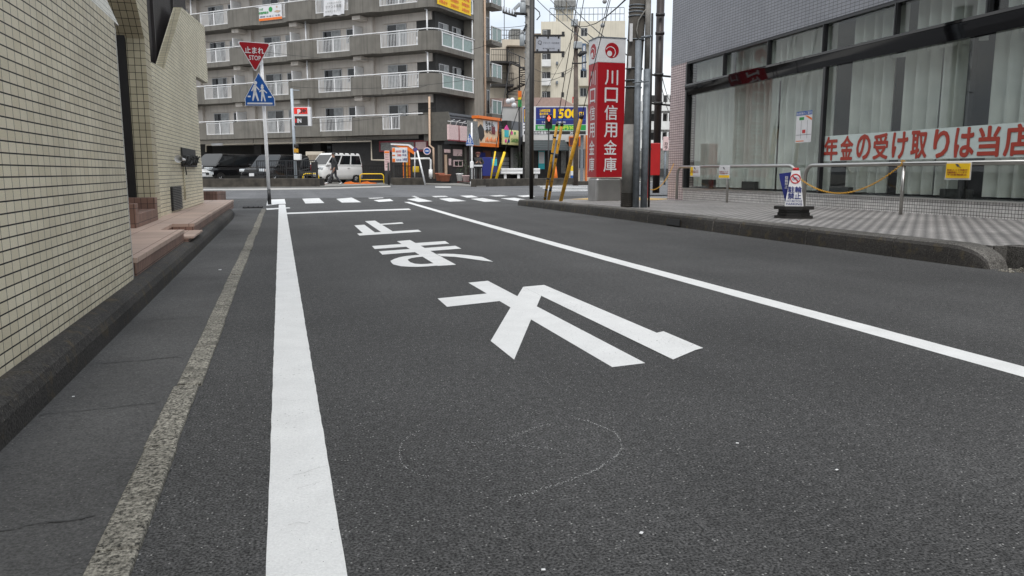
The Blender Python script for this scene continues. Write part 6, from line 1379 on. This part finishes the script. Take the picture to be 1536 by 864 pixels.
MB().tube([PD(779, 150, 46), PD(762, 151, 46)], .03, 6).build('arm', M['satin'], t)

# ================================================================== BUILDINGS BEHIND
def block(name, x0, x1, y0, D, n, label, m, depth=12., yb=275, cat='building', side=None):
    fr, w_, h_ = panel(x0, y0, x1, 255, D, n); fr.o[2] = 0; h = float(PL((x0+x1)/2, y0, PD((x0+x1)/2, 255, D), n)[2])
    t = thing(name, fr(w_/2, -depth/2, 0), label, cat, 'buildings behind the junction'); MB().box(fr, 0, w_, -depth, 0, -.1, h).build('wall', M[m], t); return t, fr, w_, h
# neighbour with glass balconies, right of the apartment block
t, fr, w_, h = block('neighbour_block', 724, 735, -60, 62, -dF, 'narrow grey block with pale glass balconies beside the apartment end wall', 'apt', 10)
for k in range(7):
    z = 2.2+k*2.75; MB().box(fr, -.2, w_+.35, 0, .9, z, z+.3).build('floor_slab', M['aptslab'], t); g = MB().box(fr, -.1, w_+.3, .82, .86, z+.35, z+1.3).build('balustrade', M['frost'], t); mb = MB(); mb.box(fr, -.15, w_+.33, .80, .90, z+1.3, z+1.36)
    for q in (0, .5, 1): mb.box(fr, -.1+(w_+.35)*q, -.02+(w_+.35)*q, .80, .89, z+.3, z+1.3)
    mb.build('frame', M['whitemetal'], g); window(fr, .2, w_-.2, z+.35, z+2.2, 0, t, 2)
# beige block with a dark spiral stair
nB1 = -FH+R0*.15; nB1 = unit(nB1)
t, fr, w_, h = block('stair_block', 735.5, 789, 59, 72, nB1, 'beige block with a dark spiral outdoor staircase', 'beige', 9)
X = lambda px: (px-735.5)/53.5*w_
Zp = lambda py: float(PL(760, py, fr.o, nB1)[2])
MB().box(fr, X(760), w_+.02, .003, .05, Zp(150), Zp(76)).build('recess_shade', mat('shaded_beige', (.47, .415, .335), .9), t)  # flat panel standing proud; the recess shade is put into its darker beige
MB().box(fr, X(759.5), X(761), .05, .6, Zp(150), Zp(72)).build('post', M['satin'], t); MB().box(fr, X(759), w_+.05, 0, .9, Zp(72), Zp(70)).build('ledge', M['tan'], t)
for (z0, z1) in ((98, 95), (132, 129)):
    MB().box(fr, -.1, X(767), .003, 1.5, Zp(z0), Zp(z1)).build('landing', M['satin'], t); mb = MB(); zl_ = Zp(z1)
    for i in range(13): q = -.05+(X(767))*i/12; mb.box(fr, q-.015, q+.015, 1.42, 1.46, zl_, zl_+.95)
    mb.box(fr, -.08, X(767), 1.40, 1.48, zl_+.95, zl_+1.0); mb.box(fr, -.08, X(767), 1.41, 1.47, zl_+.5, zl_+.53); mb.build('landing_rail', M['satin'], t)
cxs, czs = X(775), 1.6
for k in range(17):
    a = math.radians(160-k*21); z = Zp(95)-(k+1)*.175; mb = MB(); mb.prism([fr(cxs, czs, z), fr(cxs+1.15*math.cos(a), czs+1.15*math.sin(a), z), fr(cxs+1.15*math.cos(a-.4), czs+1.15*math.sin(a-.4), z)], ZZ*.06); mb.build('stair_tread', M['satin'], t)
MB().tube([fr(cxs, czs, Zp(150)), fr(cxs, czs, Zp(88))], .07, 8).build('newel_post', M['satin'], t)
hl = [fr(cxs+1.15*math.cos(math.radians(160-k*21)), czs+1.15*math.sin(math.radians(160-k*21)), Zp(95)-(k+1)*.175+.95) for k in range(17)]; MB().tube(hl, .035, 6).build('stair_rail', M['satin'], t); MB().tube([p-ZZ*.9 for p in hl], .07, 6).build('stringer', M['satin'], t)
mb = MB()
for i in range(0, 17): mb.tube([hl[i], hl[i]-ZZ*.9], .018, 4)
mb.build('baluster', M['satin'], t)
mb = MB()
for i in range(15): q = w_*i/14; mb.box(fr, q-.02, q+.02, -1, -.96, h, h+.95)
for z in (.95, .5): mb.box(fr, 0, w_, -1, -.96, h+z, h+z+.05)
mb.build('roof_rail', M['charcoal'], t); MB().tube([fr(X(760), -1.5, h), fr(X(760), -1.5, h+9)], .03, 6).build('antenna_mast', M['charcoal'], t)
MB().box(fr, X(772), X(786), -4, -2, h, h+1.3).build('roof_hut', M['boardgrey'], t)
# big cream block with roof tower
nB2 = unit(-FH-R0*.05)
t, fr, w_, h = block('cream_block', 811, 893, 32, 92, nB2, 'large cream block with a roof tower and small square windows', 'beige2', 14)
X = lambda px: (px-811)/82*w_
Zp = lambda py: float(PL(850, py, fr.o, nB2)[2])
MB().box(fr, -1.0, -.003, -14, -.6, -.1, h-1.2).build('side_wing', M['tan'], t)
MB().prism([fr(w_+.002, 0, -.1), fr(w_+.002, 0, h), fr(w_+.002, -13.9, h), fr(w_+.002, -13.9, -.1)], fr.x*3.3).build('stepped_wing', M['beige2'], t)
MB().box(fr, X(833), X(859.5), -6, -1.2, h, Zp(9)).build('roof_tower', M['beige2'], t)
for q in (834, 839, 844, 853, 859): MB().tube([fr(X(q), -1.1, Zp(12)), fr(X(q), -1.1, Zp(-14))], .22, 8).build('antenna_mast', M['transf'], t); MB().bbox(fr, X(q)-.3, X(q)+.3, -1.0, -.7, Zp(8), Zp(-2), .05).build('antenna_panel', M['boardgrey'], t)
MB().box(fr, X(846.5), X(853), -3, -2, Zp(9), Zp(-6)).build('roof_box', M['tan'], t)
mb = MB()
for i in range(18): q = X(824)+(w_+3.2-X(824))*i/17; mb.box(fr, q-.03, q+.03, -.4, -.34, h, h+1.5)
for z in (1.5, .8): mb.box(fr, X(824), w_+3.2, -.4, -.34, h+z, h+z+.07)
mb.build('roof_rail', M['galv'], t)
for py in (51, 82, 112, 142): window(fr, X(842), X(846), Zp(py+3.5), Zp(py-3.5), 0, t, 2, fm='charcoal')
for py in (95, 124): mb = MB(); mb.bbox(fr, X(833.5), X(837), 0, .3, Zp(py+2.5), Zp(py-2.5), .08); mb.build('vent_hood', M['galv'], t)
for py in (49, 85, 113, 142):
    MB().box(fr, X(813), X(825.5), .003, .05, Zp(py+6.5), Zp(py-5)).build('balcony_opening', M['charcoal'], t); MB().box(fr, X(812.5), X(826), .0, 1.2, Zp(py+16), Zp(py+6)).build('balcony_front', M['whitewall' if py > 60 else 'beige2'], t); window(fr, X(814), X(820), Zp(py+6), Zp(py-4), .055, t, 2)
for py in (48, 110, 138): window(fr, X(870), X(880), Zp(py+7), Zp(py-6), 0, t, 2); MB().box(fr, X(868), X(892), .0, .9, Zp(py+20), Zp(py+9)).build('balcony_front', M['beige2'], t)
fr2, w2, h2 = panel(873, 65, 879, 106, 88); tt = thing('vertical_signboard', fr2(w2/2, 0, 0), 'tall narrow blue vertical signboard with white characters on the cream block', 'sign'); MB().bbox(fr2, 0, w2, -.3, 0, 0, h2, .02).build('board', mat('dusty_blue', (.05, .09, .16), .6), tt); mb = MB(); put_text(mb, vertical('歯科医院'), fr2, w2*.2, w2*.8, h2*.08, h2*.92, .01, .02); mb.build('lettering', M['signwhite'], tt)
# low buildings in front of them
t, fr, w_, h = block('low_pink_building', 726, 781, 148, 66, nB1, 'low building with pinkish siding over a white wall behind the shop row', 'whitewall', 8)
zc = float(PL(750, 160, fr.o, nB1)[2]); MB().box(fr, -.05, w_+.05, .003, .1, zc, h+.02).build('siding', M['pinkish'], t); mb = MB()
for i in range(12): q = w_*i/11; mb.box(fr, q-.02, q+.02, .5, .54, 2.8, 4.6-.1*i)
mb.tube([fr(0, .52, 4.7), fr(w_, .52, 3.5)], .03, 6); mb.build('stair_rail', M['whitemetal'], t)
t, fr, w_, h = block('pitched_building', 799, 856, 160, 64, unit(-FH), 'low white building under a pinkish pitched roof behind the car park board', 'whitewall', 9)
zc = float(PL(820, 147, fr.o, -FH)[2]); MB().prism([fr(-.4, .4, h), fr(-.4, .4, zc), fr(w_*.72, .4, zc), fr(w_+.4, .4, h)], fr.y*-9).build('roof', M['pinkish'], t)
mb = MB(); put_text(mb, 'nn', fr, w_*1.04, w_*1.14, h+.3, h+.75, .01, .05); mb.build('lettering', M['red2'], t)
# small dark fronted shop behind the big board
fr, w_, h_ = panel(797, 200, 856, 275, 55); fr.o[2] = .05; h_ = float(PD(826, 203, 55)[2])
t = thing('dark_shop', fr(w_/2, -3, 0), 'small dark fronted shop with a green metal awning under the car park board', 'shop', 'buildings behind the junction')
MB().box(fr, -.6, w_*1.02, -6, 0, 0, h_).build('wall', M['shopdark'], t); MB().box(fr, -.6, w_*1.5, -.05, .25, h_-.5, h_).build('fascia', M['whitewall'], t)
za_, zc_ = float(PD(826, 228, 55)[2]), float(PD(826, 210, 55)[2])
MB().prism([fr(-.3, 1.0, za_), fr(-.3, .1, zc_), fr(w_*.8, .1, zc_), fr(w_, 1.0, za_)], ZZ*.05).build('awning', M['darkgreen'], t)
mb = MB()
for i in range(5): mb.prism([fr(-.3, 1.0-.18*i, za_+(zc_-za_)*i/5+.052), fr(w_*(.99-.035*i), 1.0-.18*i, za_+(zc_-za_)*i/5+.052), fr(w_*(.99-.035*i), .96-.18*i, za_+(zc_-za_)*i/5+.09), fr(-.3, .96-.18*i, za_+(zc_-za_)*i/5+.09)], ZZ*.02)
mb.build('awning_seam', M['roofmetal'], t)
MB().box(fr, w_*.18, w_*.34, .002, .06, .9, 2.6).build('poster', M['cyan'], t); MB().box(fr, w_*.19, w_*.33, .062, .07, 1.3, 2.1).build('poster_sheet', M['signwhite'], t)
MB().box(fr, w_*.76, w_*.88, .002, .06, .6, 2.6).build('poster_case', M['boardgrey'], t)
fr, w_, h_ = panel(777, 205, 797, 275, 62); fr.o[2] = .05; hh = float(PD(785, 228, 62)[2])
t = thing('yellow_shop', fr(w_/2, -2, 0), 'yellow walled shop front with a dark blue canopy left of the black pole', 'shop', 'buildings behind the junction')
MB().box(fr, -.2, w_, -5, 0, 0, hh+1.2).build('wall', M['yellow2'], t); MB().box(fr, -.3, w_+.1, -5.1, .7, hh, hh+1.3).build('canopy', M['roofmetal'], t)
fr, w_, h_ = panel(853, 204, 880, 275, 54); fr.o[2] = .05; hh = float(PD(866, 204, 54)[2])
t = thing('corner_store', fr(w_/2, -3, 0), 'pale store with orange framed signs behind the red sign tower', 'shop', 'buildings behind the junction')
MB().box(fr, 0.05, w_+1.5, -6, 0, 0, hh).build('wall', M['beige'], t); MB().box(fr, .0, w_*.8, .002, .12, hh-.75, hh-.1).build('sign', M['orange'], t); MB().box(fr, .06, w_*.55, .122, .14, hh-.68, hh-.16).build('sign_panel', M['cloth_red'], t); MB().box(fr, w_*.93, w_*1.0, .0, .3, 0, hh).build('orange_post', M['orange'], t)
window(fr, w_*.55, w_*.9, .9, 2.3, 0, t, 2)
fr, w_, h_ = panel(856, 247, 861.5, 268, 50); fr.o[2] = .05
t = thing('banner_stand', fr(w_/2, 0, 0), 'small blue, white and yellow banner stand behind the leaning yellow guard', 'sign')
for a, c_, m in ((0, .5, 'blue'), (.5, .8, 'signwhite'), (.8, 1.15, 'yellow2')): MB().bbox(fr, 0, w_, -.2, 0, a*.95, c_*.95-.005, .02).build('panel', M[m], t)
b = PD(833, 268, 50); b[2] = .05; t = thing('traffic_cone', b, 'tall orange traffic cone in front of the dark fronted shop', 'cone'); mb = MB(); mb.sm = True; mb.tube([b+ZZ*.04, b+ZZ*1.1], [.2, .05], 14); mb.build('body', M['orange'], t); MB().bbox(Fr(b, -FH), -.25, .25, -.25, .25, 0, .04, .01).build('base', M['satin'], t)
# far white housing beyond the right side
t, fr, w_, h = block('white_housing', 962, 1035, 151, 120, unit(-FH), 'distant white housing block with dark balcony rows beside the bank', 'whitewall', 12)
for k in range(4):
    z = 1.5+k*2.8; MB().box(fr, 0, w_, .003, .1, z+1.3, z+2.4).build('balcony_opening', M['charcoal'], t); MB().box(fr, -.2, w_+.2, 0, 1.2, z, z+1.25).build('balcony_front', M['whitewall'], t)
    for i in range(8): MB().box(fr, w_*i/8, w_*i/8+.2, .1, 1.2, z+1.25, z+2.45).build('partition', M['whitewall'], t)
fr, w_, h_ = panel(995, 205, 1003, 226, 45); t = thing('vertical_signboard', (*fr(w_/2, 0, 0)[:2], 0), 'small pale vertical signboard with dark katakana beside the pink pillar', 'sign'); MB().bbox(fr, 0, w_, -.2, 0, 0, h_, .02).build('board', M['pinkboard'], t); mb = MB(); put_text(mb, vertical('カラ'), fr, w_*.2, w_*.8, h_*.1, h_*.62, .01, .02); mb.build('lettering', M['satin'], t); MB().tube([fr(w_/2, -.1, -fr.o[2]), fr(w_/2, -.1, 0)], .06, 8).build('post', M['galv'], t)
fr, w_, h_ = panel(976, 226, 1004, 275, 60); fr.o[2] = 0; t = thing('grey_wall', fr(w_/2, 0, 0), 'grey block wall far behind the red box', 'wall'); hh = float(PD(990, 226, 60)[2]); MB().box(fr, -1, w_+1, -.3, 0, 0, hh).build('wall', M['boardgrey'], t); MB().box(fr, -1, w_+1, .002, .1, .4, 1.0).build('dark_base', M['charcoal'], t)

# ------------------------------------------------------------------ overhead wires
def wire(pts, r, label, sagm=0.):
    q = [PD(*p) for p in pts]
    if len(q) == 2: q = sag(q[0], q[1], sagm, 16)
    mb = MB().tube(q, r, 5); tag(mb.build('overhead_wire', M['wirem']), label, 'wire', 'overhead wires')
LBW = 'thin black overhead wire crossing the pale sky between the poles'
wire([(804, -2, 40), (900, 77, 24)], .018, LBW, .1); wire([(824, -2, 40), (935, 92, 22)], .018, LBW, .1); wire([(846, -2, 40), (945, 86, 20)], .016, LBW, .1)
wire([(942, -4, 16), (925, 12, 20), (908, 26, 26), (894, 35, 32), (880, 39.5, 38), (867, 40, 42.5)], .018, 'drooping black cable from the brown pole up to the right')
wire([(724, 40.5, 60), (790, 38, 44)], .015, LBW, .1); wire([(788, 44, 44), (705, 75, 50)], .012, LBW, .1)
wire([(886, 94, 30), (914, -4, 20)], .01, LBW, .05)
wire([(792, 96, 44), (863, 98, 43)], .012, LBW, .5); wire([(792, 118, 44), (863, 100, 43)], .012, LBW, .4); wire([(865, 42, 43), (800, 165, 60)], .012, LBW, .3)
wire([(992, 110, 24), (1004, 150, 40)], .014, LBW, .1); wire([(990, 120, 24), (1004, 170, 40)], .014, LBW, .1); wire([(978, 60, 24), (975, 160, 26)], .012, LBW, .05)
for (x0, y0, x1, y1) in ((470, 148, 640, 128), (436, 130, 700, 120), (440, 185, 655, 160), (300, 60, 560, 90)): wire([(x0, y0, 43), (x1, y1, 44)], .010, 'faint black wire crossing in front of the apartment balconies', .25)
for (x, y, D) in ((904, 38, 27), (907, 2, 20)):
    c = PD(x, y, D); r = 3.4*D/F_PX; t = thing('wire_insulator', c, 'round grey insulator clamped on a cable near the red sign tower', 'insulator', 'insulators on the overhead cables'); mb = MB(); mb.sm = True; mb.tube([c+ZZ*r*math.sin(a) for a in np.linspace(-1.5, 1.5, 7)], [r*math.cos(a) for a in np.linspace(-1.5, 1.5, 7)], 12); mb.build('body', M['insul'], t)
